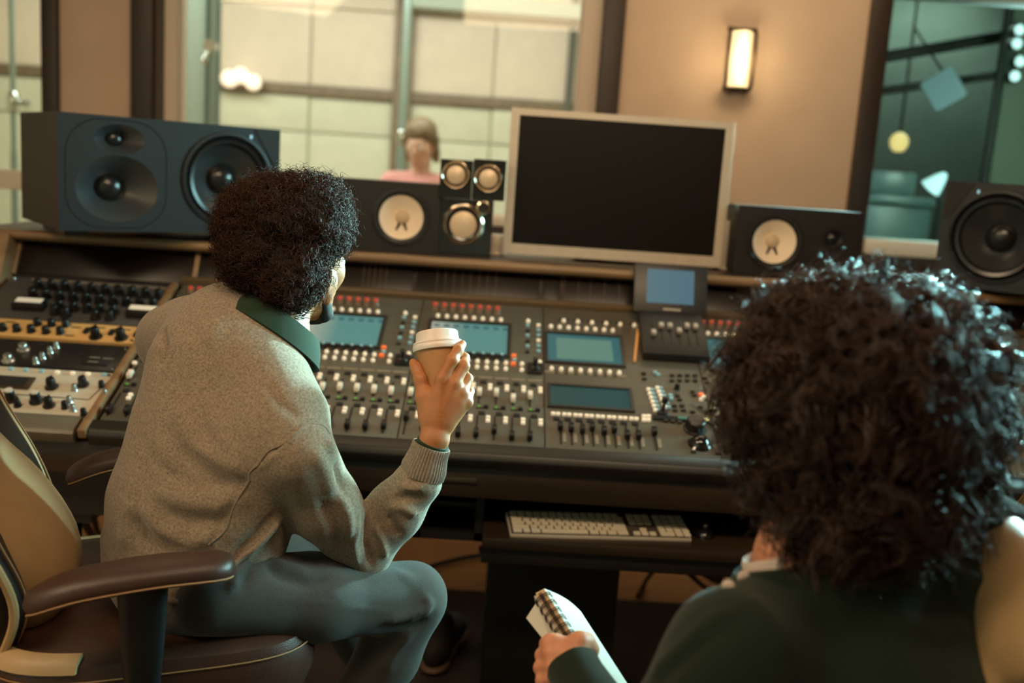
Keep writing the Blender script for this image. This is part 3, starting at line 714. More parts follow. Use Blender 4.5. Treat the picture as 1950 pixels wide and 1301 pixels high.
def channel_module(x0, w, rows=True, seed=0, scr=None, ucap=None, lcap=None):
    R = random.Random(seed)
    mod = MB().lohi((x0+.0012, -.002, -.014), (x0+w-.0012, .657, 0)).build('channel_module', m_con, con, MP, bevel=.0012)
    # display
    f = MB(); sx0, sx1, sv0, sv1 = x0+.036, x0+.246, .386, .536
    for lo, hi in (((sx0-.010, sv0-.010, 0), (sx1+.010, sv0, .006)), ((sx0-.010, sv1, 0), (sx1+.010, sv1+.010, .006)), ((sx0-.010, sv0, 0), (sx0, sv1, .006)), ((sx1, sv0, 0), (sx1+.010, sv1, .006))): f.lohi(lo, hi)
    f.build('screen_bezel', m_btnb, mod, MP)
    MB().lohi((sx0, sv0, 0), (sx1, sv1, .002)).build('screen', scr or m_scrA, mod, MP)
    for i in range(8):
        u = x0+.038+.0253*i
        ctl('knob', 'knob_base', mod, u, .607); ctl('knob_cap', 'knob_red', mod, u, .607); ctl('button', 'button_round', mod, u+.011, .566)
        u = x0+.071+.025*i-.012
        ctl('encoder', 'encoder', mod, u, .368); ctl('encoder_cap', 'encoder_cap', mod, u, .368)
        ctl('button', 'button_round', mod, u+.012, .347); ctl('button', 'button_round', mod, u+.012, .320)
    # right-hand column
    ctl('button', 'button_round', mod, x0+.303, .569)
    for q in range(6):
        ctl('button', 'button_dark' if q % 2 else 'button_blue', mod, x0+.302, .545-.027*q); ctl('button', 'button_blue' if q % 3 else 'button', mod, x0+.332, .550-.027*q)
    ctl('button', 'button_orange', mod, x0+.266, .384); ctl('button', 'button_blue', mod, x0+.268, .365); ctl('button', 'button_orange', mod, x0+.265, .346)
    ctl('button', 'button_round', mod, x0+.288, .348); ctl('button', 'button_round', mod, x0+.288, .320); ctl('button', 'button_round', mod, x0+.335, .362)
    MB().prism(rrect(.042, .048, .006), 0, .006).lathe([(0.014, .006), (.012, .010), (.004, .012), (.004, .024), (.007, .026), (.007, .034), (0, .036)], 16).build('joystick', m_knobk, mod, MP @ T(x0+.322, .330, 0), smooth=True)
    for i in range(8):
        u = x0+.0125+.0425*i
        ctl('strip_label', 'strip_label', mod, u+.012, .276)
        ctl('label_display', 'label_display', mod, u+.008, .255)
        ctl('button', 'button', mod, u+.026, .226); ctl('button', 'button', mod, u+.026, .240)
        ctl('fader_slot', 'slot_up', mod, u, .197)
        cv = ucap[i] if ucap else .182+R.uniform(-.002, .004)
        ctl('fader_cap', 'fader_cap_white', mod, u, cv)
        ctl('led', 'led', mod, u+.002, .149); ctl('label_line', 'label_line', mod, u+.010, .143); ctl('button', 'button_dark', mod, u+.019, .150)
        ctl('label_display', 'label_display', mod, u+.010, .122)
        ctl('button', 'button', mod, u+.026, .090); ctl('button', 'button', mod, u+.026, .104)
        ctl('fader_slot', 'slot_low', mod, u, .066)
        ctl('fader_cap', 'fader_cap_black', mod, u, lcap[i] if lcap else .037)
    return mod
PW = .346
channel_module(-.905, PW, seed=1)
channel_module(-.559, PW, seed=2, lcap=[.04, .04, .05, .04, .04, .036, .037, .042])
channel_module(-.213, PW, seed=3, lcap=[.082, .05, .035, .032, .034, .051, .031, .034], ucap=[.182, .184, .19, .195, .201, .203, .182, .2])
channel_module(.55, PW, seed=4, scr=m_scrC)
channel_module(.896, PW, seed=5, scr=m_scrD)
MB().lohi((1.244, -.002, -.014), (XR-.004, .657, 0)).build('blank_module', m_con2, con, MP, bevel=.0012)
# ---- master section
mas = MB().lohi((.1342, -.002, -.014), (.5488, .657, 0)).build('master_module', m_con, con, MP, bevel=.0012)
def disp(par, lo, hi, m):
    f = MB(); g = .008
    for a, c in (((lo[0]-g, lo[1]-g, 0), (hi[0]+g, lo[1], .006)), ((lo[0]-g, hi[1], 0), (hi[0]+g, hi[1]+g, .006)), ((lo[0]-g, lo[1], 0), (lo[0], hi[1], .006)), ((hi[0], lo[1], 0), (hi[0]+g, hi[1], .006))): f.lohi(a, c)
    f.build('screen_bezel', m_btnb, par, MP)
    return MB().lohi((lo[0], lo[1], 0), (hi[0], hi[1], .002)).build('screen', m, par, MP)
disp(mas, (.144, .372), (.343, .511), m_scrC)
MB().lohi((.168, .388, .002), (.320, .492, .0026)).build('screen_window', screen_mat('pale_screen_window', (112, 158, 140), (60, 100, 110), (118, 160, 140), 0.65, 'plain'), mas, MP)
disp(mas, (.148, .172), (.350, .258), m_scrD)
for i in range(8):
    ctl('button', 'button_round', mas, .154+.0249*i, .548); ctl('button', 'button_round', mas, .153+.0254*i, .336)
    ctl('strip_label', 'strip_label', mas, .153+.0254*i, .322)
    u = .160+.0275*i
    ctl('button', 'button', mas, u-.006, .136); ctl('button', 'button', mas, u+.0062, .136); ctl('label_display', 'label_display', mas, u+.002, .118)
for i in range(6):
    ctl('button', 'button_round', mas, .191+.0402*i, .584); ctl('label_line', 'label_line', mas, .191+.0402*i, .594)
fx_ = [(.170, .081), (.196, .078), (.223, .074), (.247, .086), (.275, .073), (.300, .084), (.330, .062), (.357, .064), (.397, .083)]
for u, v in fx_:
    ctl('fader_slot', 'slot_low', mas, u+.001, .066); ctl('fader_cap', 'fader_cap_black', mas, u, v)
    ctl('strip_label', 'strip_label', mas, u+.010, .046, rz=1.57)
for i in range(4): ctl('button', 'button', mas, *z6(842+30*(i % 2), 940+25*(i//2)))
# column of blue and white keys
for i in range(6):
    ctl('button', 'button', mas, *z6(872+9*i, 765+27*i)); ctl('button', 'button_blue', mas, *z6(893+9*i, 768+27*i))
    ctl('button', 'button', mas, *z6(930+10*i, 755+25*i)); ctl('button', 'button_blue', mas, *z6(952+10*i, 758+25*i))
for i in range(8): ctl('button', 'button_dark', mas, *z6(1025+50*(i % 4), 672+34*(i//4)))
for x, y in ((1240, 690), (1255, 720), (840, 660), (845, 695), (1060, 805), (1075, 830), (1160, 780), (1170, 800), (1040, 870), (1090, 870), (1045, 900), (1100, 900), (1160, 910), (1210, 880), (1280, 900), (985, 970), (1030, 975), (1075, 978), (1285, 990), (1330, 990), (1165, 1170), (1325, 1180)):
    ctl('button', 'button_dark', mas, *z6(x, y))
for x, y in ((915, 655), (935, 670), (1015, 805), (1020, 825)): ctl('button', 'button_blue', mas, *z6(x, y))
ctl('button', 'button_orange', mas, *z6(1215, 800)); ctl('button', 'button', mas, *z6(1215, 830)); ctl('button', 'button', mas, *z6(1232, 815))
u, v = z6(1058, 755); inst('toggle', ME['knob_small'], mas, MP @ T(u, v, 0))
u, v = z6(965, 915); MB().lathe([(.016, 0), (.013, .006), (.004, .008), (.004, .03), (.008, .034), (.008, .046), (0, .05)], 16).build('joystick', m_knobk, mas, MP @ T(u, v, 0), smooth=True)
a, c = z6(900, 945), z6(1330, 960)
MB().lohi((a[0], a[1]-.010, 0), (c[0]-.02, a[1]+.006, .006)).build('meter_strip', m_slot, mas, MP, bevel=.001)
for x, k in ((1075, 'g'), (1110, 'g'), (1145, 'g'), (1180, 'g'), (1240, 'y'), (1275, 'o'), (1310, 'o')):
    u, v = z6(x, 940)
    if u < .545: MB().lohi((u-.006, a[1]-.005, .006), (u+.006, a[1]+.003, .0072)).build('meter_segment', {'g': mat('dim_green_segment', (40, 110, 90), .4, emit=(30, 110, 85), es=.3), 'y': mat('yellow_segment', (230, 220, 150), .4, emit=(230, 220, 140), es=.6), 'o': m_orange}[k], mas, MP)
MB().lathe([(0, .030), (.020, .030), (.023, .027), (.024, .006), (.028, .004), (.028, 0)], 28).build('jog_wheel', m_knobk, mas, MP @ T(.500, .112, 0), smooth=True)
MB().lathe([(0, .022), (.010, .0205), (.018, .016), (.022, .008), (.026, .004), (.030, 0)], 28).build('trackball', mat('glossy_black', (24, 24, 24), .06, spec=.8), mas, MP @ T(.505, .055, 0), smooth=True)

# ---- small remote controller standing on the console
rem = empty('remote_controller', MP @ Vector((.49, .5, .004)), 'small black controller with a tilted blue screen standing on the console', 'controller')
MB().prism([(.405, .003), (.600, .003), (.600, .046), (.405, .026)], .398, .580, frame((0, 0, 0), (0, 1, 0), (0, 0, 1), (1, 0, 0))).build('body', m_dark, rem, MP, bevel=.006)
SM = MP @ T(.489, .596, .04) @ RX(math.radians(48))
MB().lohi((-.105, 0, -.022), (.105, .145, 0)).build('screen_housing', m_dark, rem, SM, bevel=.006)
MB().lohi((-.068, .030, .0), (.066, .128, .0012)).build('screen', m_scrR, rem, SM)
MB().lohi((-.02, .010, 0), (.030, .016, .001)).build('name_strip', mat('pale_print', (150, 140, 120), .5), rem, SM)
CM = MP @ T(.49, .405, .026) @ RX(math.atan2(.020, .195))
for i, (dy) in enumerate((.085, .120, .120, .10, .125, .125)):
    x = -.058+.024*i
    inst('fader_slot', share('slot_rem', MB().box((0, 0, .0005), (.003, .085, .0012)), m_slot) if i == 0 else ME['slot_rem'], rem, CM @ T(x, .090, 0))
    inst('fader_cap', share('cap_rem', MB().box((0, 0, .006), (.013, .016, .012)), mat('pale_grey_cap', (176, 168, 156), .4), bevel=.002) if i == 0 else ME['cap_rem'], rem, CM @ T(x, dy, 0))
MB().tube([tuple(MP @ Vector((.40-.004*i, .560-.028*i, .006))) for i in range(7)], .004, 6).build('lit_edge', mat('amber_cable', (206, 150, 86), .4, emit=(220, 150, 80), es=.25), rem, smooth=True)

# ------------------------------------------------------------------ outboard units in the left rack
UX0, UX1 = -1.385, -.938
def unit(name, v0, v1, m, label):
    o = empty(name, MP @ Vector(((UX0+UX1)/2, (v0+v1)/2, -.01)), label, 'rack unit')
    MB().lohi((UX0, v0, -.016), (UX1, v1, .0)).build('faceplate', m, o, MP, bevel=.0015)
    for u in (UX0+.01, UX1-.008):
        for v in (v0+.012, v1-.012):
            inst('screw', ME.get('screw') or share('screw', MB().lathe([(0, .003), (.004, .003), (.0055, .001), (.0055, 0)], 12), m_chrome, smooth=True), o, MP @ T(u, v, 0))
    return o
eq = unit('equalizer_unit', .418, .638, mat('slate_unit', (74, 72, 72), .45, .2, var=.08), 'slate grey equalizer covered in black knobs, at the back of the left rack')
share('knob_eq', MB().lathe([(0, .026), (.0085, .026), (.010, .023), (.0115, .004), (.015, .003), (.015, 0)], 20).box((0, .006, .026), (.003, .010, .003)), m_knobk, smooth=True)
for i in range(10):
    x, y = 228+79*i, 388+6.5*i
    ctl('knob', 'knob_eq', eq, *z4(x, y+8), rz=i*.7); ctl('knob', 'knob_eq', eq, *z4(x-34, y+62), rz=i*1.3)
for x, y in ((355, 520), (437, 530), (517, 535), (590, 540), (672, 548), (565, 580), (650, 583), (325, 550), (390, 565)): ctl('knob', 'knob_eq', eq, *z4(x, y), rz=x)
for (x, y) in ((178, 515), (845, 560)):
    u, v = z4(x, y)
    mt = MB().box((0, 0, .010), (.082, .040, .022)).build('meter', m_dark, eq, MP @ T(u, v, 0), bevel=.003)
    MB().box((0, .004, .0215), (.070, .022, .002)).build('meter_face', mat('pale_meter_face', (226, 220, 206), .4, emit=(230, 220, 200), es=.15), mt, MP @ T(u, v, 0))
for i in range(16): ctl('label', 'strip_label', eq, *z4(225+49*i, 350+3.4*i))
tn = unit('tan_preamp_unit', .331, .412, mat('tan_unit', (208, 168, 108), .45, .1, var=.05), 'tan yellow rack unit with a row of black knobs')
share('knob_tan', MB().lathe([(0, .019), (.008, .019), (.0095, .017), (.010, .003), (.012, 0)], 18), m_knobk, smooth=True)
for x, y in ((18, 645), (100, 650), (185, 655), (272, 662), (357, 665), (222, 615), (305, 619), (390, 622)): ctl('knob', 'knob_tan', tn, *z4(x, y))
for x, y in ((565, 688), (715, 696)):
    u, v = z4(x, y); inst('knob', ME['knob_eq'], tn, MP @ T(u, v, 0) @ Matrix.Scale(1.15, 4))
for x, y in ((512, 652), (660, 662), (808, 672)):
    u, v = z4(x, y); MB().prism(rrect(.016, .030, .007), 0, .003).build('meter_slot', m_slot, tn, MP @ T(u, v, 0))
for x, y in ((60, 600), (450, 632), (410, 680), (595, 634), (745, 645)):
    u, v = z4(x, y); MB().box((0, 0, .0005), (.024, .004, .001)).build('printed_mark', m_slot, tn, MP @ T(u, v, 0))
bk = unit('black_rack_unit', .200, .316, mat('black_unit', (30, 29, 28), .35, .1), 'black rack unit with bright silver knobs in front of the tan unit')
share('knob_silver', MB().lathe([(0, .020), (.009, .020), (.0105, .018), (.011, .006), (.016, .004), (.016, 0)], 20), mat('brushed_silver', (205, 205, 200), .25, .9), smooth=True)
share('knob_silver_small', MB().lathe([(0, .016), (.005, .016), (.006, .014), (.007, .003), (.009, 0)], 16), MATS['brushed_silver'], smooth=True)
for x, y in ((140, 765), (50, 830)): ctl('knob', 'knob_silver', bk, *z4(x, y)); 
for x, y in ((333, 748), (297, 778), (252, 812), (212, 838)): ctl('knob', 'knob_silver_small', bk, *z4(x, y))
a = z4(480, 850); c = z4(690, 770); MB().lohi((min(a[0], c[0]), min(a[1], c[1]), 0), (max(a[0], c[0]), max(a[1], c[1]), .003)).build('display_window', m_slot, bk, MP, bevel=.001)
for x, y in ((560, 815), (640, 822), (550, 840)):
    u, v = z4(x, y); MB().box((0, 0, .0034), (.026, .003, .001)).build('printed_mark', mat('grey_print', (130, 126, 118), .5), bk, MP @ T(u, v, 0))
for x, y in ((795, 845),): ctl('led', 'button', bk, *z4(x, y))
wh = unit('white_preamp_unit', .012, .192, mat('ivory_unit', (186, 178, 160), .42, .1, var=.05), 'ivory rack unit with black knobs at the front of the left rack')
for x, y in ((65, 880), (155, 886), (247, 893), (615, 915)): ctl('button', 'button_blue', wh, *z4(x, y))
for x, y in ((340, 900), (430, 906), (520, 911)): ctl('button', 'button', wh, *z4(x, y))
a = z4(-90, 985); c = z4(215, 935)
fr = MB().lohi((a[0], a[1], 0), (c[0], c[1], .006)).build('meter_window', mat('bronze_bezel', (70, 58, 42), .4, .4), wh, MP, bevel=.002)
MB().lohi((a[0]+.006, a[1]+.006, .006), (c[0]-.012, c[1]-.006, .0068)).build('meter_face', m_slot, fr, MP)
for x, y, k, s in ((305, 985, 'knob_eq', 1.05), (490, 972, 'knob_eq', .95), (290, 1095, 'knob_eq', .95), (105, 1095, 'knob_small', 1.1), (385, 1105, 'knob_small', 1.1)):
    u, v = z4(x, y); inst('knob', ME[k], wh, MP @ T(u, v, 0) @ Matrix.Scale(s, 4))
for x, y in ((65, 1060), (215, 1070)):
    u, v = z4(x, y); k = inst('knob', ME['knob_eq'], wh, MP @ T(u, v, 0) @ Matrix.Scale(1.1, 4)); MB().lathe([(0, .031), (.009, .031), (.0098, .028)], 18).build('knob_top', mat('pale_knob_top', (190, 184, 170), .35), k, MP @ T(u, v, 0), smooth=True)
for x, y in ((440, 1000), (430, 1120), (410, 1070), (620, 1030)):
    ctl('toggle', 'knob_silver_small', wh, *z4(x, y))
for (x0, y0, x1, y1) in ((0, 1020, 520, 1058), (525, 1058, 640, 950)):
    p, q = z4(x0, y0), z4(x1, y1); MB().tube([(p[0], p[1], .0005), (q[0], q[1], .0005)], .0012, 5).build('engraved_line', m_btnb, wh, MP)
for x, y in ((665, 985), (495, 1145)):
    u, v = z4(x, y); inst('handle_screw', ME['knob_small'], wh, MP @ T(min(u, UX1-.008), v, 0))
# ------------------------------------------------------------------ speakers and screen on the shelf
def baffle(w, h, holes, n=40, chamfer=0):
    """flat front board with round holes, as bmesh-filled polygon in x (width), y (height)"""
    bm = bmesh.new(); E = []
    def loop(pts):
        vs = [bm.verts.new((x, y, 0)) for x, y in pts]
        for i in range(len(vs)): E.append(bm.edges.new((vs[i], vs[(i+1) % len(vs)])))
    loop(rrect(w, h, .004, 3))
    for cx, cy, rx, ry in holes: loop([(cx+rx*math.cos(2*math.pi*i/n), cy+ry*math.sin(2*math.pi*i/n)) for i in range(n)])
    bmesh.ops.triangle_fill(bm, edges=E, use_beauty=True, use_dissolve=False)
    bmesh.ops.recalc_face_normals(bm, faces=bm.faces)
    if sum(f.normal.z for f in bm.faces) < 0: bmesh.ops.reverse_faces(bm, faces=bm.faces)
    me = bpy.data.meshes.new('baffle'); bm.to_mesh(me); bm.free()
    return me
def shell(w, h, d):
    """box open at the front, front at z=0, back at z=-d (x width, y height)"""
    b = MB(); a, c = w/2, h/2
    b.add([(-a, -c, 0), (a, -c, 0), (a, c, 0), (-a, c, 0), (-a, -c, -d), (a, -c, -d), (a, c, -d), (-a, c, -d)], [(0, 1, 5, 4), (1, 2, 6, 5), (2, 3, 7, 6), (3, 0, 4, 7), (4, 5, 6, 7)])
    return b
def facemat(base, ang):
    """frame at the middle of a speaker front: x right along the face, y up, z out of the face; ang = turn to the right of straight-at-viewer"""
    n = np.array([math.sin(ang), -math.cos(ang), 0]); ex = np.array([math.cos(ang), math.sin(ang), 0])
    return frame(base, ex, (0, 0, 1), n)
def on_face(M, px, py):
    o = np.array(M.translation); n = np.array(M.col[2][:3]); d = ray(px, py); P = C+d*(((o-C) @ n)/(d @ n)); l = M.inverted() @ V(P); return l.x, l.y
m_spk = mat('blue_black_speaker', (20, 24, 27), 0.45, var=0.08, vscale=30, bump=.06, bscale=700)
m_spks = mat('grey_speaker_side', (50, 46, 38), 0.55, var=0.08, vscale=30)
m_rub = mat('rubber_surround', (30, 32, 34), 0.22, spec=.6)
m_cone = mat('dark_cone', (44, 48, 50), 0.30, spec=.7)
m_gcone = mat('glossy_waveguide', (52, 56, 58), 0.30, spec=.8)
m_dome = mat('dark_dome', (26, 26, 26), 0.25)

def big_speaker(label, fc, ang, mirror, zb):
    w, h, d = .613, .305, .42
    o = empty('studio_monitor_speaker', (fc[0], fc[1]+.1, zb), label, 'speaker', 'large studio speakers')
    M = facemat((fc[0], fc[1], zb+.022+h/2), ang); s = -1 if mirror else 1
    W_ = (s*.150, .0, .132); Mi = (s*-.158, -.038, .098); Tw = (s*-.152, .092, .052)
    shell(w, h, d).build('cabinet', m_spks, o, M, bevel=.004)
    holes = [(W_[0], W_[1], W_[2], W_[2]), (Mi[0], Mi[1], .108, .088), (Tw[0], Tw[1], .066, .040)]
    me = baffle(w, h, holes); me.materials.append(m_spk); inst('baffle', me, o, M)
    R = W_[2]
    wf = MB().ring([(R+.004, 0), (R+.002, .006), (R-.006, .007), (R-.012, .001), (R-.012, -.02), (R+.002, -.02)], 56).build('woofer', m_spk, o, M @ T(W_[0], W_[1], 0), smooth=True)
    MB().ring([(R-.012, -.006), (R-.020, .006), (R-.030, .004), (R-.036, -.010), (R-.03, -.016), (R-.012, -.016)], 56).build('surround', m_rub, wf, M @ T(W_[0], W_[1], 0), smooth=True)
    MB().lathe([(R-.034, -.008), (R-.060, -.030), (.046, -.052), (.040, -.054)], 56, caps=False).build('cone', m_cone, wf, M @ T(W_[0], W_[1], 0), smooth=True)
    MB().lathe([(.044, -.053), (.038, -.040), (.022, -.030), (0, -.027)], 32).build('dust_cap', m_dome, wf, M @ T(W_[0], W_[1], 0), smooth=True)
    for nm, (cx, cy, r), (rx, ry), dep in (('midrange', Mi, (.108, .088), .075), ('tweeter', Tw, (.066, .040), .05)):
        SX = Matrix.Diagonal((1, ry/rx, 1, 1)); MM = M @ T(cx, cy, 0) @ SX
        g = MB().lathe([(rx+.001, 0), (rx*.9, -dep*.18), (rx*.62, -dep*.62), (rx*.40, -dep*.95), (rx*.36, -dep)], 48, caps=False).build(nm, m_gcone, o, MM, smooth=True)
        q = rx*.38
        MB().lathe([(q, -dep), (q*.86, -dep+q*.28), (q*.5, -dep+q*.5), (0, -dep+q*.58)], 32).build('dome', m_dome, g, M @ T(cx, cy, 0), smooth=True)
    MB().tube([(x, y, 0) for x, y in rrect(.262, .285, .09, 8)], .0016, 6, closed=True).build('panel_seam', m_rub, o, M @ T(s*-.158, 0, 0), smooth=True)
    MB().prism([(s*.225, .150), (s*.302, .150), (s*.302, .045), (s*.288, .045)], .0003, .0035).build('port', m_slot, o, M)
    MB().box((s*.215, .126, .003), (.006, .010, .004)).build('indicator', mat('small_blue_led', (150, 200, 220), .3, emit=(150, 200, 220), es=.6), o, M)
    for x in (-.24, .24):
        MB().box((x, -h/2-.011, -d/2), (.06, .022, d*.55)).build('rubber_foot', m_rub, o, M)
    return o
# left speaker: near left corner at (-1.155, 2.62), turned about 37 degrees to the right
A = math.radians(37.5)
fl = np.array([-1.155, 2.62])+.3065*np.array([math.cos(A), math.sin(A)])
big_speaker('large dark speaker with three drivers at the left end of the desk', (fl[0], fl[1]), A, False, 1.166)
fr_ = np.array([1.292, 2.95])+.3065*np.array([math.cos(A), -math.sin(A)])
big_speaker('large dark speaker cut off by the right edge of the picture', (fr_[0], fr_[1]), -A, True, 1.150)

m_wcone = mat('white_paper_cone', (240, 222, 196), 0.6, var=.03)
m_blackbox = mat('black_ash_cabinet', (13, 12, 10), 0.55, var=.2, vscale=40, stretch=(1, 1, 5))
def bookshelf(label, xl, Y, zb, mirror):
    w, h, d = .372, .205, .20
    o = empty('bookshelf_speaker', (xl+w/2, Y+.1, zb), label, 'speaker', 'black speakers with white cones')
    M = facemat((xl+w/2, Y, zb+h/2), 0.0); s = -1 if mirror else 1
    wc = (s*-.070, .0, .070); tc = (s*.105, .02, .030)
    shell(w, h, d).build('cabinet', m_blackbox, o, M, bevel=.002)
    me = baffle(w, h, [(wc[0], wc[1], wc[2]+.008, wc[2]+.008), (tc[0], tc[1], tc[2], tc[2])]); me.materials.append(m_blackbox); inst('baffle', me, o, M)
    wf = MB().ring([(.086, 0), (.086, .004), (.078, .005), (.074, -.001), (.066, -.003), (.066, -.012), (.084, -.012)], 48).build('woofer', m_rub, o, M @ T(wc[0], wc[1], 0), smooth=True)
    MB().lathe([(.070, -.004), (.045, -.020), (.022, -.032), (.018, -.034)], 48, caps=False).build('cone', m_wcone, wf, M @ T(wc[0], wc[1], 0), smooth=True)
    MB().lathe([(.022, -.033), (.019, -.024), (.010, -.019), (0, -.018)], 28).build('dust_cap', mat('cream_dust_cap', (205, 184, 152), .6), wf, M @ T(wc[0], wc[1], 0), smooth=True)
    for q in (-1, 1):
        MB().tube([(q*.007, -.020, -.027), (q*.016, -.040, -.021)], [.0045, .003], 8).build('lead_wire', m_slot, wf, M @ T(wc[0], wc[1], 0))
    tw = MB().ring([(.032, 0), (.032, .003), (.026, .003), (.018, -.004), (.018, -.010), (.03, -.01)], 32).build('tweeter', m_rub, o, M @ T(tc[0], tc[1], 0), smooth=True)
    MB().lathe([(.019, -.006), (.012, .001), (0, .003)], 24).build('dome', m_dome, tw, M @ T(tc[0], tc[1], 0), smooth=True)
    return o
SH = 1.1605
bookshelf('black speaker with a white cone on the shelf behind the sweatered man', float(PY(838, 420, 2.98)[0])-.372, 2.98, SH, True)
bookshelf('black speaker with a white cone to the right of the computer monitor', .706, 3.0, SH, False)

m_gloss = mat('gloss_black_box', (18, 16, 14), 0.22)
m_ring = mat('warm_chrome_ring', (216, 200, 178), 0.16, 1.0)
m_pcone = mat('pearl_cone', (214, 192, 162), 0.4, .2)
def ringspk(par, M, cx, cy, R):
    rg = MB().ring([(R, 0), (R*.99, .006), (R*.90, .011), (R*.80, .007), (R*.77, 0)], 44).build('trim_ring', m_ring, par, M @ T(cx, cy, 0), smooth=True)
    MB().ring([(R*.78, .0005), (R*.74, .005), (R*.64, .003), (R*.62, .0005)], 44).build('surround', m_rub, rg, M @ T(cx, cy, 0), smooth=True)
    MB().lathe([(R*.63, .001), (R*.5, .003), (R*.25, .006), (0, .007)], 40).build('cone', m_pcone, rg, M @ T(cx, cy, 0), smooth=True)
# subwoofer
Ys = 2.97
x0, x1 = float(PY(838, 430, Ys)[0]), float(PY(937, 430, Ys)[0]); ws = x1-x0
zt = float(PY(885, 380, Ys)[2])
o = empty('subwoofer', ((x0+x1)/2, Ys+.1, SH), 'black cube subwoofer with a large chrome ring under the two small speakers', 'speaker')
M = facemat(((x0+x1)/2, Ys, (SH+zt)/2), 0.0)
shell(ws, zt-SH, .18).build('cabinet', m_gloss, o, M, bevel=.003)
me = baffle(ws, zt-SH, []); me.materials.append(m_gloss); inst('baffle', me, o, M)
cx, cy = on_face(M, 882, 428); ringspk(o, M, cx, cy, 39*3.05/F)
cx, cy = on_face(M, 921, 396)
MB().ring([(.022, 0), (.021, .008), (.016, .010), (.014, 0)], 30).build('port_ring', m_ring, o, M @ T(cx, cy, 0), smooth=True)
MB().lathe([(0, .001), (.0145, .001), (.0145, .0)], 24).build('port', m_slot, o, M @ T(cx, cy, 0))
b0 = on_face(M, 905, 404); MB().tube([(b0[0], b0[1], .003), (cx-.014, cy-.006, .003)], .005, 8).build('ring_bridge', m_ring, o, M, smooth=True)
for i, (p0, p1, ctr, lab) in enumerate(((838, 899, (868, 333), 'left'), (901, 963, (930, 340), 'right'))):
    x0, x1 = float(PY(p0, 335, Ys)[0]), float(PY(p1, 335, Ys)[0]); w = x1-x0
    zb = zt+.002; z1 = float(PY(p0, 302, Ys)[2])
    o = empty('satellite_speaker', ((x0+x1)/2, Ys+.06, zb), f'{lab} of the two small black speakers stacked on the subwoofer', 'speaker', 'small satellite speakers')
    M = facemat(((x0+x1)/2, Ys-.005, (zb+z1)/2), 0.0)
    shell(w, z1-zb, .10).build('cabinet', m_gloss, o, M, bevel=.002)
    me = baffle(w, z1-zb, []); me.materials.append(m_gloss); inst('baffle', me, o, M)
    ringspk(o, M, *on_face(M, *ctr), 27*3.05/F)

# computer monitor
m_alu = mat('brushed_aluminium', (200, 188, 170), 0.42, 0.25, var=.04, vscale=30)
mon = empty('computer_monitor', (.34, 3.1, SH), 'large flat computer monitor with silver frame and dark blank screen', 'monitor')
MM = facemat((.3395, 3.05, 1.389), 0.0)
w, h = .668, .436; l, r, t_, bt = .026, .022, .020, .032
f = MB()
for a, c in (((-w/2, -h/2, -.03), (w/2, -h/2+bt, 0)), ((-w/2, h/2-t_, -.03), (w/2, h/2, 0)), ((-w/2, -h/2+bt, -.03), (-w/2+l, h/2-t_, 0)), ((w/2-r, -h/2+bt, -.03), (w/2, h/2-t_, 0))): f.lohi(a, c)
f.build('bezel', m_alu, mon, MM)
MB().lohi((-w/2+.004, -h/2+.004, -.036), (w/2-.004, h/2-.004, -.03)).build('back_cover', m_alu, mon, MM, bevel=.004)
MB().lohi((-w/2+l, -h/2+bt, -.02), (w/2-r, h/2-t_, -.004)).build('screen', mat('black_lcd', (17, 14, 10), .4, spec=.2), mon, MM)
MB().lohi((w/2+.001, -h/2+.002, -.034), (w/2+.008, h/2-.002, -.004)).build('side_edge', m_alu, mon, MM, bevel=.002)
MB().prism([(-.015, -.012), (.09, -.012), (.075, -.004), (.012, -.004), (.02, .10), (.008, .10)], -.11, .11, frame((0, 0, 0), (0, 0, -1), (0, 1, 0), (1, 0, 0))).build('stand', m_alu, mon, MM @ T(0, -h/2+.006, -.05))
# white stand legs visible beside the monitor
for nm, px, lab in (('shelf_riser', 1387, 'pale upright riser between the monitor and the right white-cone speaker'), ('shelf_riser', 944, 'pale upright riser between the subwoofer and the monitor')):
    x = float(PY(px, 470, 3.12)[0])-(.028 if px > 1000 else 0); z1 = float(PY(px, 420 if px > 1000 else 448, 3.12)[2])
    o = empty(nm, (x, 3.12, SH), lab, 'riser', 'pale risers on the shelf')
    MB().lohi((x-.022, 3.10, SH), (x+.022, 3.20, z1)).build('post', m_alu, o, bevel=.003)
    MB().lohi((x-.026, 3.09, SH-.0), (x+.026, 3.21, SH+.006)).build('foot', m_alu, o, bevel=.002)
x0 = float(PY(1383, 400, 3.2)[0]); z0, z1 = float(PY(1395, 418, 3.2)[2]), float(PY(1395, 391, 3.2)[2])
o = empty('slim_black_box', (x0+.2, 3.25, z0), 'slim black box resting behind the right white-cone speaker', 'box')
bx('case', m_gloss, (x0, 3.21, z0), (x0+.30, 3.36, z1), o, .003)
for xx in (x0+.10, x0+.26): bx('foot', m_gloss, (xx, 3.24, SH), (xx+.02, 3.34, z0), o)
for i in range(3): MB().lathe([(0, .006), (.004, .006), (.005, 0)], 10).build('knob', m_knobk, o, T(x0+.02+.02*i, 3.21, (z0+z1)/2) @ RX(1.57))

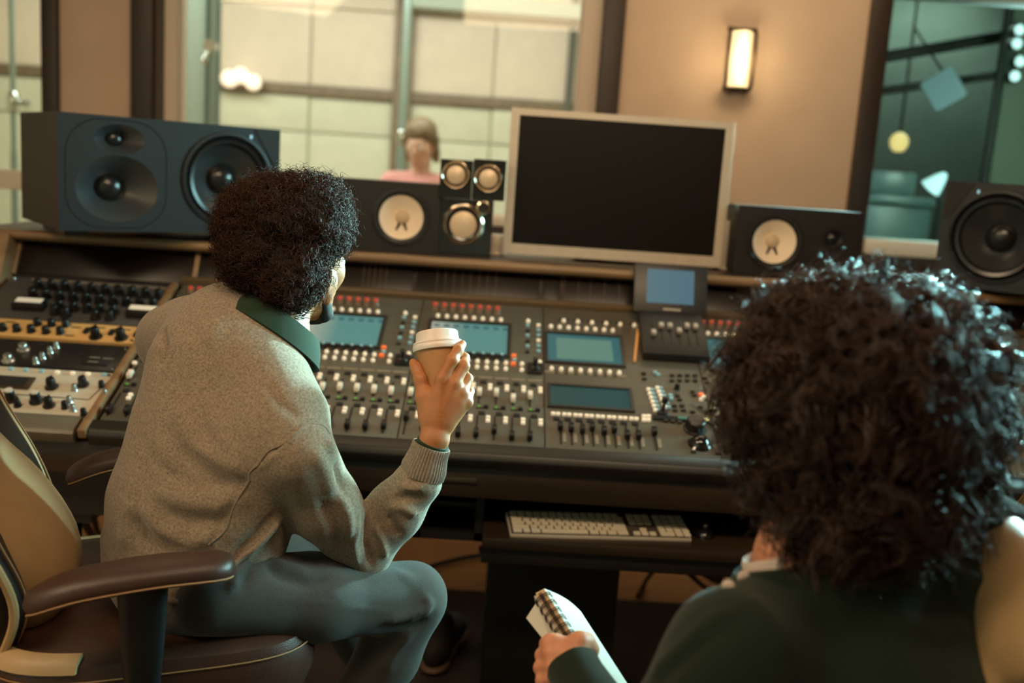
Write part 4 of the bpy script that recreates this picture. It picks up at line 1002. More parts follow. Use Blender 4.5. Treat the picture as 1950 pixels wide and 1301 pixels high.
# ------------------------------------------------------------------ keyboard and mouse on the tray
kb_l, kb_r = PZ(972, 1010, .600), PZ(1318, 1019, .600)
ex = nrm((kb_r-kb_l)*[1, 1, 0]); KL = float(np.linalg.norm((kb_r-kb_l)[:2])); ey = np.array([-ex[1], ex[0], 0])
ez = nrm(np.cross(ex, ey)+ey*-.06); ey = np.cross(ez, ex)
KM = frame((kb_l[0], kb_l[1], .586), ex, ey, ez)
kd = .114*KL/.43; s_ = KL/.43
kb = empty('keyboard', (float(kb_l[0])+KL/2, float(kb_l[1])+.06, .582), 'pale full-size computer keyboard on the pull-out tray', 'keyboard')
MB().prism([(0, -.004), (kd, -.004), (kd, .011), (0, .004)], 0, KL, frame((0, 0, 0), (0, 1, 0), (0, 0, 1), (1, 0, 0))).build('base', m_alu, kb, KM, bevel=.002)
MB().lohi((.004, .004, .004), (KL-.004, kd-.004, .0062)).build('key_bed', mat('key_bed_dark', (70, 62, 52), .6), kb, KM @ RX(math.atan2(.007, kd)))
m_key = mat('pale_key', (214, 202, 178), .45)
pit = .0190*s_; KR = KM @ RX(math.atan2(.007, kd))
kcache = {}
def key(x, y, w, h=1.0):
    if (w, h) not in kcache:
        kcache[(w, h)] = MB().prism(rrect(pit*w-.0032*s_, pit*h*.94-.003*s_, .0018, 2), 0, .0035, top=.95).mesh('key', m_key)
    inst('key', kcache[(w, h)], kb, KR @ T(.0065*s_+(x+w/2)*pit, .0055*s_+(y+h/2)*pit*.94, .0062))
rows = [[1.25, 1, 1.25, 6.0, 1.25, 1, 1.25, 1.5], [2.25]+[1]*10+[2.25], [1.75]+[1]*11+[1.75], [1.5]+[1]*12+[1], [1]*13+[1.5], [1]*14]
for ry, rw in enumerate(rows):
    x = 0.0
    for wk in rw: key(x, ry if ry < 5 else 5.02, wk if wk*1 <= 14.5-x else 14.5-x); x += wk
for cx_ in range(3):
    key(15.0+cx_, 3, 1); key(15.0+cx_, 4, 1); key(15.0+cx_, 5.02, 1); key(15.0+cx_, 0, 1)
key(16.0, 1, 1)
for ry in range(6):
    for cx_ in range(4):
        if cx_ == 3 and ry == 1: continue
        if ry == 0 and cx_ == 1: continue
        if ry == 0 and cx_ == 0: key(18.4, 0, 2)
        elif ry == 0 and cx_ == 3: key(21.4, 0, 1, 2)
        else: key(18.4+cx_, ry if ry < 5 else 5.02, 1)
mp_ = PZ(1340, 1006, .600)
mo = empty('mouse', (mp_[0], mp_[1], .582), 'small dark computer mouse beside the keyboard', 'mouse')
MB().lathe([(0.031*math.cos(t), .030*math.sin(t)) for t in np.linspace(0, math.pi/2, 8)], 28).build('shell', m_gloss, mo, T(mp_[0], mp_[1]+.02, .5825) @ Matrix.Diagonal((1, 1.75, 1, 1)), smooth=True)
MB().lathe([(0, -.004), (.008, -.004), (.009, 0), (.008, .004), (0, .004)], 16).build('scroll_wheel', m_chrome, mo, T(mp_[0], mp_[1]-.008, .610) @ RY(1.57), smooth=True)

# ------------------------------------------------------------------ cables under the desk
m_cab = mat('black_cable', (20, 17, 14), .5)
def cable(pts, r, label, name='cable'):
    P = np.array(pts, float); Q = []
    for i in range(len(P)-1):
        p0, p1, p2, p3 = P[max(i-1, 0)], P[i], P[i+1], P[min(i+2, len(P)-1)]
        for t in np.linspace(0, 1, 8, endpoint=False):
            Q.append(.5*((2*p1)+(-p0+p2)*t+(2*p0-5*p1+4*p2-p3)*t*t+(-p0+3*p1-3*p2+p3)*t**3))
    Q.append(P[-1])
    return tag(MB().tube(Q, r, 7).build(name, m_cab, smooth=True), label, 'cable', 'cables under the desk')
g = .019
cable([PZ(800, 1085, g), PZ(860, 1068, g), PZ(920, 1057, g), PZ(975, 1054, g), PZ(1050, 1066, g)], .009, 'black cable running level across the floor left of the pedestal')
cable([PY(917, 1045, 2.62), PZ(925, 1066, g+.1), PZ(960, 1085, g), PZ(1010, 1100, g), PZ(1100, 1110, g)], .009, 'black cable dropping from the desk and curving right across the floor')
cable([PY(1100, 1062, 2.36), PY(1125, 1085, 2.35), PY(1160, 1075, 2.35), PY(1230, 1068, 2.36)], .006, 'thin cable sagging below the keyboard tray')
cable([PY(1255, 1072, 2.5), PY(1245, 1085, 2.7), PZ(1228, 1110, g), PZ(1215, 1135, g)], .008, 'black cable leaning left beside the pedestal')
cable([PY(1297, 1074, 2.5), PY(1320, 1100, 2.8), PZ(1355, 1128, g), PZ(1400, 1150, g)], .008, 'first of the cables slanting right under the tray')
cable([PY(1315, 1073, 2.5), PY(1345, 1096, 2.9), PZ(1378, 1112, g), PZ(1440, 1125, g)], .010, 'middle of the cables slanting right under the tray')
cable([PY(1350, 1074, 2.5), PY(1362, 1092, 2.9), PZ(1385, 1108, g+.02), PZ(1420, 1100, g)], .009, 'last of the cables slanting right under the tray')
cable([PY(128, 900, 2.4), PY(140, 950, 2.5), PY(158, 990, 2.6), PZ(185, 1030, g), PZ(240, 1060, g)], .012, 'thick black cable hanging to the floor behind the left chair')
cable([PY(174, 880, 2.4), PY(172, 940, 2.5), PY(178, 985, 2.6), PZ(196, 1022, g), PZ(260, 1045, g)], .009, 'thinner black cable hanging beside the thick one at the left')
a, c = PZ(1270, 1085, .0), PZ(1420, 1082, .0)
tag(MB().prism(rrect(.9, .05, .012), 0, .045).build('power_strip', mat('pale_power_strip', (170, 168, 146), .5), None, T(float(a[0]+c[0])/2, float(a[1])+.05, 0), bevel=.006), 'long pale power strip on the floor behind the desk', 'power strip')
# leg bracket hanging under the desk at the left
lb = PY(130, 885, 2.33)
o = empty('desk_bracket', (lb[0], 2.4, .0), 'dark metal desk leg with a bracket under the left rack', 'desk leg')
MB().lohi((lb[0]-.045, 2.34, .50), (lb[0]+.05, 2.45, .53)).build('bracket', m_dark, o)
MB().lathe([(.022, 0), (.02, .02), (.014, .05), (.014, .46), (.02, .50)], 14).build('tube', m_dark, o, T(lb[0]-.01, 2.395, 0), smooth=True)
# ------------------------------------------------------------------ office chairs
m_lbr = mat('brown_leather', (62, 38, 28), 0.42, var=.12, vscale=30, bump=.25, bscale=420, spec=.5)
m_lbk = mat('black_leather', (26, 20, 16), 0.42, var=.12, vscale=30, bump=.25, bscale=420)
m_lbe = mat('beige_leather', (178, 146, 104), 0.45, var=.06, vscale=16, bump=.15, bscale=420)
m_cplas = mat('black_chair_plastic', (20, 21, 22), 0.38)
m_stitch = mat('tan_stitching', (150, 112, 72), .6)
def spline(P, n=8):
    P = np.array(P, float); Q = []
    for i in range(len(P)-1):
        p0, p1, p2, p3 = P[max(i-1, 0)], P[i], P[i+1], P[min(i+2, len(P)-1)]
        for t in np.linspace(0, 1, n, endpoint=False):
            Q.append(.5*((2*p1)+(-p0+p2)*t+(2*p0-5*p1+4*p2-p3)*t*t+(-p0+3*p1-3*p2+p3)*t**3))
    Q.append(P[-1]); return np.array(Q)
def sweep(sections, closed_ends=True):
    """loft of equal-length closed 3D rings"""
    v = np.concatenate(sections); k = len(sections[0]); fs = []
    for i in range(len(sections)-1):
        for q in range(k): fs.append((i*k+q, i*k+(q+1) % k, (i+1)*k+(q+1) % k, (i+1)*k+q))
    if closed_ends: fs += [tuple(range(k))[::-1], tuple((len(sections)-1)*k+q for q in range(k))]
    return [tuple(x) for x in v], fs
def superell(a, b, n=28, p=3.0):
    t = np.linspace(0, 2*math.pi, n, endpoint=False)
    return np.stack([a*np.sign(np.cos(t))*np.abs(np.cos(t))**(2/p), b*np.sign(np.sin(t))*np.abs(np.sin(t))**(2/p)], 1)

def office_chair(label, loc, yaw, seat_z=.60, arm_h=.216, bolster=None):
    """x forward, y to the sitter's left, z up"""
    M = Matrix.Translation((loc[0], loc[1], 0)) @ RZ(yaw)
    o = empty('office_chair', (loc[0], loc[1], 0), label, 'chair', 'brown and beige office chairs', rz=yaw)
    bz = seat_z-(.216-arm_h); az = seat_z+arm_h
    # seat: pad from stacked rounded outlines
    def pad(outline, levels):
        secs = []
        for z, s, dx in levels:
            secs.append(np.array([[x*s+dx, y*s, z] for x, y in outline]))
        b = MB(); b.add(*sweep(secs)); return b
    out = superell(.262, .270, 48, 4.0)
    st = pad(out, [(seat_z-.125, .86, 0), (seat_z-.115, .96, 0), (seat_z-.085, 1.0, 0), (seat_z-.035, 1.0, 0), (seat_z-.012, .97, 0), (seat_z, .90, 0), (seat_z-.006, .5, -.01), (seat_z-.012, .1, -.01)]).build('seat', m_lbr, o, M, smooth=True)
    pipe_ = [(x*1.004, y*1.004, seat_z-.030+.004*math.sin(x*9)) for x, y in out]
    MB().tube(pipe_, .0013, 6, closed=True).build('stitching', m_stitch, st, M, smooth=True)
    for s in (-1, 1):
        # beige band wrapping over the rear corner of the seat
        secs = []
        for t in np.linspace(.56*math.pi, .88*math.pi, 12):
            x = .262*np.sign(math.cos(t))*abs(math.cos(t))**.5; y = s*.270*abs(math.sin(t))**.5
            secs.append(np.array([[x*k, y*k, seat_z+dz] for k, dz in ((.915, .003), (.945, .001), (.985, -.009), (1.003, -.020), (.97, -.022), (.91, -.010))]))
        ins = MB(); ins.add(*sweep(secs)); ins.build('seat_insert', m_lbe, st, M, smooth=True)
    # backrest: dark shell, wings and a bulging beige panel
    prof = spline([(-.235, bz-.02), (-.190, bz+.06), (-.172, bz+.14), (-.205, bz+.24), (-.268, bz+.36), (-.335, bz+.52), (-.370, bz+.66), (-.378, bz+.71), (-.380, bz+.725)], 5)   # x,z of the front face
    wid = np.interp(prof[:, 1]-bz, [-.02, .10, .22, .36, .50, .60, .66, .70, .72, .726], [.170, .215, .240, .250, .245, .225, .19, .14, .08, .02])
    secs = []
    for (x, z), w in zip(prof, wid):
        r = superell(.050*min(1, w/.12)**.5, w, 32, 3.2); secs.append(np.array([[x-.070+a+.03*(abs(bb)/w)**3, bb, z-a*.25] for a, bb in r]))
    b = MB(); b.add(*sweep(secs)); bk = b.build('backrest', m_lbk, o, M, smooth=True)
    secs = []
    sel = [(p, w) for p, w in zip(prof, wid) if .0 < p[1]-bz < .335]
    for i, ((x, z), w) in enumerate(sel):
        t = i/(len(sel)-1); ww = w*.80*(math.sin(math.pi*(.10+.82*t)))**.45; bul = .046*math.sin(math.pi*min(1, .1+t))**.8
        r = superell(.030+bul, ww, 32, 2.3); secs.append(np.array([[x-.030+a, bb, z-a*.2] for a, bb in r]))
    b = MB(); b.add(*sweep(secs)); pn = b.build('lumbar_panel', m_lbe, bk, M, smooth=True)
    if bolster:
        u0 = np.array([-.285, 0, seat_z+bolster])
        v_, f_ = soft([ell(u0, (.046, .195, .085), ((1, 0, .35), (0, 1, 0), (-.35, 0, 1)), .01), cap(u0+[.03, -.12, -.08], u0+[.03, .12, -.08], .026, .026, .03)], .008)
        mesh_np('upper_pad', (np.array(M.to_3x3()) @ smooth_mesh(v_, f_, 1).T).T+np.array(M.translation), f_, m_lbe, bk)
    for s in (-1, 1):
        pts = [(x-.062+.035, s*(w+.003), z) for (x, z), w in zip(prof, wid)][:-9]
        MB().tube(pts, [.007]*len(pts), 8).build('piping', m_lbe, bk, M, smooth=True)
        MB().tube([(x-.012, s*w*.93, z) for (x, z), w in zip(prof, wid)][2:-10], .0018, 6).build('stitching', m_stitch, bk, M, smooth=True)
    # arms
    for s in (-1, 1):
        c = spline([(-.178, s*.292, az-.044), (-.11, s*.300, az-.016), (-.01, s*.303, az), (.07, s*.300, az+.002), (.112, s*.294, az-.002)], 6)
        n = len(c); secs = []
        for i, p in enumerate(c):
            t = i/(n-1); e = min(1, (1-(2*t-1)**6)**.5+.02) if 0 < t < 1 else .06
            wv = (.024+.018*math.sin(math.pi*min(1, t*.8+.12)))*e; hv = .019*max(e, .12)
            r = superell(wv, hv, 24, 2.6); secs.append(np.array([[p[0]-bb*(.25 if t < .5 else -.05), p[1]+a, p[2]+bb-.004*(a/max(wv, 1e-4))**2] for a, bb in r]))
        b = MB(); b.add(*sweep(secs)); ar = b.build('armrest', m_lbr, o, M, smooth=True)
        line = []
        for i, p in enumerate(c):
            t = i/(n-1); e = min(1, (1-(2*t-1)**6)**.5+.02) if 0 < t < 1 else .06
            line.append((p[0], p[1]-.99*(.024+.018*math.sin(math.pi*min(1, t*.8+.12)))*e*1.0, p[2]-.010))
        MB().tube(line[1:-1], .0016, 6).build('stitching', m_stitch, ar, M, smooth=True)
        line2 = [(a, 2*p[1]-bb, cc) for (a, bb, cc), p in zip(line, c)]
        MB().tube(line2[1:-1], .0016, 6).build('stitching', m_stitch, ar, M, smooth=True)
        secs = []
        for z, x0, x1 in ((az-.011, -.055, .018), (az-.09, -.050, .014), (seat_z-.02, -.044, .008), (seat_z-.14, -.04, .004)):
            r = superell((x1-x0)/2, .018, 20, 3.0); secs.append(np.array([[(x0+x1)/2+a, s*.302+bb, z] for a, bb in r]))
        b = MB(); b.add(*sweep(secs[::-1])); b.build('arm_post', m_cplas, o, M, smooth=True)
        MB().lohi((-.06, min(s*.10, s*.318), seat_z-.150), (.0, max(s*.10, s*.318), seat_z-.128)).build('arm_bracket', m_cplas, o, M, bevel=.004)
    MB().lohi((-.13, -.12, seat_z-.16), (.13, .12, seat_z-.125)).build('seat_plate', m_cplas, o, M, bevel=.006)
    MB().prism([(-.10, seat_z-.15), (-.30, seat_z-.15), (-.345, seat_z+.05), (-.345, seat_z+.30), (-.315, seat_z+.30), (-.315, seat_z+.05), (-.28, seat_z-.12), (-.10, seat_z-.12)], -.03, .03, frame((0, 0, 0), (1, 0, 0), (0, 0, 1), (0, 1, 0))).build('back_bracket', m_cplas, o, M, bevel=.004)
    MB().lathe([(.030, .10), (.030, .26), (.022, .27), (.022, seat_z-.15)], 20).build('column', m_cplas, o, M, smooth=True)
    for i in range(5):
        a = math.radians(72*i+18); ca, sa = math.cos(a), math.sin(a)
        lg = MB().tube([(0.02*ca, .02*sa, .125), (.15*ca, .15*sa, .115), (.30*ca, .30*sa, .085)], [.030, .024, .016], 10).build('base_leg', m_cplas, o, M, smooth=True)
        for q in (-1, 1):
            MB().lathe([(0, -.011), (.024, -.011), (.028, -.007), (.028, .007), (.024, .011), (0, .011)], 18).build('caster', m_cplas, lg, M @ T(.31*ca-q*.014*sa, .31*sa+q*.014*ca, .037) @ RZ(a) @ RX(1.5708), smooth=True)
    return o
SEAT1 = .585
# right arm pad of the near chair runs from (60,1140) to (432,1078) in the photograph
pa, pb = PD(60, 1140, 1.405), PD(432, 1078, 1.485)
CY1 = math.atan2(pb[1]-pa[1], pb[0]-pa[0])
fx1 = np.array([math.cos(CY1), math.sin(CY1)]); lf1 = np.array([-fx1[1], fx1[0]])
c1 = (pa[:2]+pb[:2])/2 + fx1*.033 + lf1*.300
SEAT1 = float((pa[2]+pb[2])/2) - .135
office_chair('brown and beige office chair under the man in the grey sweater', (float(c1[0]), float(c1[1])), CY1, SEAT1, .151)
print('chair1', c1, math.degrees(CY1), SEAT1, pa, pb)
CY2 = math.radians(172)
c2_ = np.array([.322, 1.150])
office_chair('brown and beige office chair at the right edge behind the green shirt', (float(c2_[0]), float(c2_[1])), CY2, .44, .165, bolster=.535)
print('chair2', c2_)
# ------------------------------------------------------------------ people
m_skin1 = mat('brown_skin', (164, 106, 66), 0.5, var=.08, vscale=60, bump=.12, bscale=600, spec=.4)
m_skin2 = mat('light_skin', (206, 140, 108), 0.5, var=.08, vscale=60, bump=.12, bscale=600, spec=.4)
for mm, rad in ((m_skin1, (.3, .12, .05)), (m_skin2, (.4, .15, .08))):
    bs = mm.node_tree.nodes['Principled BSDF']; bs.inputs['Subsurface Weight'].default_value = .15; bs.inputs['Subsurface Radius'].default_value = rad; bs.inputs['Subsurface Scale'].default_value = .01
m_sweat = fabric('grey_heather_knit', (104, 92, 78), (152, 136, 116))
m_rib = fabric('grey_rib_knit', (108, 98, 86), (142, 130, 114), yarn=2600)
m_greenc = fabric('green_cotton', (24, 40, 26), (32, 52, 34), mott=600, bump=.15, sheen=.1)
m_dgreen = fabric('dark_green_cotton', (24, 34, 26), (32, 44, 33), mott=500, bump=.15, sheen=.15)
m_jean = fabric('slate_blue_denim', (50, 50, 48), (72, 72, 69), yarn=2200, mott=700, bump=.3, sheen=.15)
m_pink = fabric('pink_cotton', (190, 130, 126), (206, 150, 144), mott=200, bump=.1)
m_white = mat('white_cotton', (214, 196, 184), .9)
def hairmat(name, c, rough=.38, spec=.5, sheen=0):
    return mat(name, c, rough, var=.35, vscale=90, spec=spec, sheen=sheen)
m_hair1 = hairmat('dark_brown_curls', (50, 29, 17), .55, .16)
m_hair2 = hairmat('brown_curls', (54, 33, 20), .38, .5)
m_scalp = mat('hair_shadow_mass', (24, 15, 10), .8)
m_shoe = mat('dark_suede_shoe', (34, 27, 21), .8, var=.15); m_sole = mat('tan_rubber_sole', (104, 80, 56), .6)

def head_prims(c, fwd, up, s=1.0, ez=0.0):
    """skull, jaw, nose, lips, brow and ears round a head centre; fwd = way the face looks"""
    f = nrm(fwd); u = nrm(np.asarray(up, float)-f*(np.asarray(up, float) @ f)); r = np.cross(f, u)
    ax = (r, f, u); A_ = lambda x, y, z: np.asarray(c)+s*(x*r+y*f+z*u)
    P = [ell(A_(0, -.012, .035), np.array([.074, .092, .088])*s, ax, .02),
         ell(A_(0, .020, -.030), np.array([.064, .074, .082])*s, ax, .025),
         ell(A_(0, .045, -.085), np.array([.044, .040, .030])*s, ax, .025),
         cap(A_(-.048, .000, -.055), A_(-.022, .062, -.098), .020*s, .018*s, .02), cap(A_(.048, .000, -.055), A_(.022, .062, -.098), .020*s, .018*s, .02),
         cap(A_(0, .088, .018), A_(0, .108, -.030), .008*s, .014*s, .012), ell(A_(0, .102, -.034), np.array([.017, .012, .010])*s, ax, .008),
         cap(A_(-.034, .080, .022), A_(.034, .080, .022), .012*s, .012*s, .012),
         cap(A_(-.020, .086, -.062), A_(.020, .086, -.062), .007*s, .007*s, .008), cap(A_(-.018, .085, -.072), A_(.018, .085, -.072), .008*s, .008*s, .008),
         ell(A_(-.042, .054, -.024), np.array([.022, .018, .024])*s, ax, .02), ell(A_(.042, .054, -.024), np.array([.022, .018, .024])*s, ax, .02)]
    for q in (-1, 1):
        P += [ell(A_(q*.078, -.004, -.018+ez), np.array([.008, .020, .033])*s, (r+.25*q*-f, f+.25*q*r, u), .006),
              cap(A_(q*.084, -.016, .008+ez), A_(q*.082, -.012, -.030+ez), .006*s, .004*s, .005), cap(A_(q*.080, .002, -.040+ez), A_(q*.079, .000, -.048+ez), .006*s, .006*s, .006)]
    return P, A_, (r, f, u)
def eyes(parent, A_, ax, s=1.0):
    for q in (-1, 1):
        MB().lathe([(.0115*s*math.sin(t), -.0115*s*math.cos(t)) for t in np.linspace(0, math.pi, 9)], 16).build('eye', mat('eye_white', (225, 220, 210), .2), parent, Matrix.Translation(V(A_(q*.032, .082, -.002))), smooth=True)
def hair_obj(name, parts, m, parent):
    v, f = join_np(parts); return mesh_np(name, v, f, m, parent)

# ================================================= the man in the grey sweater
S1 = 1.06
def q(px, py, D): return PD(px, py, D*S1)
def rp(r, D): return r*D*S1/F
p1 = empty('person', (float(q(350, 1100, 1.62)[0]), float(q(350, 1100, 1.62)[1]), 0), 'person in a grey sweater seen from behind, leaning forward with a paper cup', 'person')
def lc(a, b, k=.03): return cap(q(*a[:3]), q(*b[:3]), rp(a[3], a[2]), rp(b[3], b[2]), k)
def le(a, rr, k=.03, ax=None):
    return ell(q(*a), np.array([rp(rr[0], a[2]), rp(rr[1], a[2]), rp(rr[2], a[2])]), (RI, UP, FW) if ax is None else ax, k)
sweater = [
    lc((352, 1075, 1.60, 138), (372, 960, 1.60, 150), .04), lc((372, 960, 1.60, 150), (400, 830, 1.62, 138), .04), lc((400, 830, 1.62, 138), (428, 700, 1.65, 132), .04),
    lc((428, 700, 1.65, 130), (438, 640, 1.67, 98), .04),
    lc((365, 650, 1.72, 76), (452, 622, 1.68, 78), .03),                       # left shoulder girdle
    lc((540, 800, 1.54, 88), (470, 690, 1.62, 105), .04),                     # right shoulder girdle
    lc((500, 860, 1.53, 92), (440, 1010, 1.55, 100), .05), lc((470, 960, 1.58, 80), (440, 1040, 1.56, 70), .05),
    lc((330, 1085, 1.55, 84), (352, 1110, 1.50, 62), .03), lc((352, 1105, 1.52, 58), (400, 1060, 1.52, 60), .03), lc((250, 1030, 1.62, 52), (262, 1070, 1.60, 56), .04),
    lc((505, 975, 1.575, 40), (470, 1030, 1.56, 52), .03), lc((470, 1030, 1.56, 52), (415, 1085, 1.53, 56), .03), lc((350, 1112, 1.49, 50), (385, 1108, 1.48, 46), .03),
    # right sleeve
    lc((566, 866, 1.50, 74), (618, 962, 1.56, 64), .025), lc((618, 962, 1.56, 64), (690, 1052, 1.65, 52), .025),
    lc((690, 1052, 1.65, 52), (752, 972, 1.635, 52), .018), lc((752, 972, 1.635, 52), (798, 914, 1.618, 44), .02), lc((798, 914, 1.618, 42), (812, 886, 1.612, 32), .012),
    # left sleeve, reaching forward
    lc((362, 640, 1.73, 72), (330, 648, 1.86, 62), .03), lc((330, 648, 1.86, 62), (420, 690, 2.06, 46), .03)]
L = [  # folds (traced polylines, depth, width)
    ([(482, 892), (520, 850), (560, 815), (592, 797), (625, 800)], -.0030, .004), ([(478, 900), (505, 872), (545, 832), (588, 806)], .0022, .006),
    ([(478, 915), (430, 895), (380, 850), (345, 790)], .008, .012), ([(470, 905), (440, 870), (400, 800), (385, 740)], .006, .012), ([(476, 925), (430, 930), (360, 905), (300, 880)], -.006, .012),
    ([(475, 930), (420, 960), (350, 950), (280, 930), (245, 905)], .008, .014), ([(440, 990), (370, 1005), (310, 975), (262, 900)], -.008, .015),
    ([(430, 1020), (360, 1035), (300, 1015), (258, 950)], .009, .015), ([(420, 1045), (350, 1055), (270, 1030), (232, 970)], -.008, .014),
    ([(275, 1050), (262, 1000), (258, 950), (268, 890)], -.005, .012), ([(228, 1050), (232, 1000), (245, 940)], .005, .012),
    ([(478, 918), (455, 960), (425, 1010), (400, 1040)], -.0035, .006),
    ([(545, 990), (515, 1025), (470, 1070)], .005, .008), ([(530, 985), (500, 1020), (455, 1062)], -.004, .008),
    ([(690, 1000), (680, 1040), (690, 1085)], .005, .008), ([(706, 992), (705, 1040), (715, 1085)], -.006, .007), ([(716, 985), (730, 1030), (742, 1068)], .006, .008), ([(730, 975), (755, 1010), (770, 1030)], -.005, .008),
    ([(738, 960), (775, 975), (800, 985)], .006, .009), ([(745, 945), (785, 950), (812, 955)], -.005, .008), ([(758, 920), (795, 935), (818, 932)], .006, .008), ([(770, 905), (800, 912), (822, 908)], -.004, .007),
    ([(640, 860), (655, 900), (665, 940)], -.006, .012), ([(600, 850), (625, 900), (640, 950)], .005, .014), ([(628, 830), (640, 850), (645, 880)], .006, .010), ([(650, 950), (668, 985), (672, 1030)], .006, .010), ([(620, 960), (640, 1010), (655, 1050)], -.005, .012),
    ([(345, 600), (375, 640), (395, 690)], -.003, .012), ([(300, 620), (305, 650), (292, 690)], -.010, .010), ([(420, 560), (400, 620), (402, 690)], .003, .014), ([(330, 760), (360, 830), (420, 880)], .004, .016), ([(285, 820), (320, 880), (400, 925)], .004, .014), ([(500, 720), (540, 760), (580, 790)], -.003, .010)]
L = [(a, b*1.5, c*.85) if (i < 2 or i > 11) else (a, b*1.15, c*1.25) for i, (a, b, c) in enumerate(L)]
sw = soft_obj('sweater', sweater, .0045, m_sweat, p1, L, wob=.0015, wscale=35)
SWV = np.empty(len(sw.data.vertices)*3, np.float32); sw.data.vertices.foreach_get('co', SWV); SWV = SWV.reshape(-1, 3).astype(float)
SWP = np.stack(project(SWV), 1)
def on_sweater(px, py):
    m = np.where((np.abs(SWP[:, 0]-px) < 8) & (np.abs(SWP[:, 1]-py) < 8))[0]
    return SWV[m[np.argmin(SWP[m, 2])]] if len(m) else None
# ribbed hem and the seams of the sleeve and side
def on_path(pts): return [p for p in (on_sweater(*a) for a in pts) if p is not None]
hp = on_path([(214, 1072), (240, 1110), (275, 1140), (320, 1150), (360, 1150), (395, 1128), (430, 1100), (462, 1072), (495, 1040), (522, 1010), (536, 990)])
for pts in ([(484, 890), (505, 868), (530, 843), (560, 818), (592, 802), (620, 806), (636, 820)], [(484, 892), (480, 905), (476, 922)], [(476, 922), (455, 960), (440, 985), (425, 1010), (402, 1045)]):
    sp_ = on_path(pts)
    if len(sp_) > 2: MB().tube(spline(sp_, 5), .0015, 6).build('seam', m_rib, p1, smooth=True)
if len(hp) > 3: MB().tube(spline(hp, 6), rp(5, 1.6), 10).build('hem_band', m_rib, p1, smooth=True)
# cuff of the sleeve: ribbed open tube
wc = q(827, 852, 1.612); wd = nrm(q(832, 832, 1.605)-q(808, 892, 1.618))
def ribtube(c, ax, r0, r1, length, nrib, th, amp=.0008):
    e1 = nrm(np.cross(ax, FW)); e2 = np.cross(ax, e1); secs = []; n = nrib*4
    prof = [(0, r0), (.25, r0*1.01), (.5, (r0+r1)/2), (.75, r1*1.0), (.96, r1), (1.0, r1-.001), (1.0, r1-th), (.9, r1-th), (.4, r1-th)]
    for t, r in prof:
        a = np.linspace(0, 2*math.pi, n, endpoint=False); rr = r+amp*np.cos(a*nrib)
        secs.append(np.asarray(c)+ax*length*t+rr[:, None]*(np.cos(a)[:, None]*e1+np.sin(a)[:, None]*e2*1.0))
    b = MB(); b.add(*sweep(secs, False)); return b
ribtube(q(803, 905, 1.616), nrm(q(822, 848, 1.61)-q(803, 905, 1.616)), rp(43, 1.61), rp(37, 1.61), float(np.linalg.norm(q(822, 848, 1.61)-q(803, 905, 1.616))), 44, .003).build('cuff', m_rib, p1, smooth=True)
ribtube(q(814, 872, 1.613), nrm(q(826, 840, 1.607)-q(814, 872, 1.613)), rp(33, 1.61), rp(31.5, 1.61), float(np.linalg.norm(q(825, 842, 1.607)-q(814, 872, 1.613))), 8, .002, 0).build('shirt_cuff', m_greenc, p1, smooth=True)

# trousers
jeans = [lc((350, 1120, 1.56, 104), (400, 1120, 1.60, 100), .03), lc((400, 1125, 1.50, 84), (600, 1138, 1.60, 78), .03), lc((600, 1138, 1.60, 78), (780, 1140, 1.71, 66), .03),
         lc((782, 1140, 1.71, 66), (738, 1250, 1.72, 58), .02), lc((738, 1250, 1.72, 58), (640, 1400, 1.70, 50), .02), cap(q(640, 1400, 1.70), np.array([-.42, 1.80, .20]), .042, .040, .02),
         lc((380, 1110, 1.74, 92), (500, 1085, 1.86, 80), .03), lc((500, 1085, 1.86, 80), (602, 1062, 1.98, 66), .03), cap(q(602, 1062, 1.98), PZ(700, 1262, .22), rp(64, 1.98), .050, .02), cap(PZ(700, 1262, .22), PZ(752, 1290, .10), .050, .052, .02)]
LJ = [([(470, 1085), (520, 1062), (570, 1080), (600, 1085)], .008, .010), ([(500, 1060), (540, 1095), (590, 1105), (640, 1095)], -.006, .010), ([(480, 1060), (455, 1090), (445, 1120)], .010, .007), ([(505, 1045), (480, 1085), (465, 1115)], -.006, .008),
      ([(820, 1165), (790, 1180), (740, 1190)], .007, .009), ([(825, 1185), (790, 1200), (730, 1205)], -.007, .009), ([(815, 1130), (825, 1155), (815, 1180)], .006, .008), ([(790, 1210), (765, 1240), (735, 1290)], .006, .010), ([(520, 1145), (620, 1155), (740, 1172), (780, 1160)], .0022, .0035), ([(700, 1090), (760, 1085), (800, 1100)], .004, .012)]
soft_obj('trousers', jeans, .006, m_jean, p1, LJ, wob=.0015, wscale=30)
# shoes
def shoe(toe, heel, parent, up=(0, 0, 1)):
    toe = np.asarray(toe, float); heel = np.asarray(heel, float); d = nrm(toe-heel); u = nrm(np.asarray(up)-d*(np.asarray(up) @ d)); L_ = np.linalg.norm(toe-heel); r = np.cross(d, u)
    A_ = lambda t, z: heel+d*L_*t+u*z
    soft_obj('shoe', [ell(A_(.80, .034), (.046, L_*.24, .034), (r, d, u), .02), ell(A_(.5, .044), (.040, L_*.3, .042), (r, d, u), .02), ell(A_(.17, .050), (.038, L_*.2, .050), (r, d, u), .02), cap(A_(.20, .06), A_(.22, .12), .044, .046, .02)], .006, m_shoe, parent)
    soft_obj('shoe_sole', [ell(A_(.78, .004), (.053, L_*.27, .014), (r, d, u), .01), ell(A_(.45, .004), (.043, L_*.3, .013), (r, d, u), .01), ell(A_(.18, .004), (.043, L_*.2, .014), (r, d, u), .01)], .006, m_sole, parent)
toe = PZ(868, 1196, .022); shoe(toe, toe+np.array([-.06, -.30, 0])*.97 + np.array([0, 0, .0]), p1)
shoe((-.30, 1.98, .020), (-.42, 1.74, .050), p1)

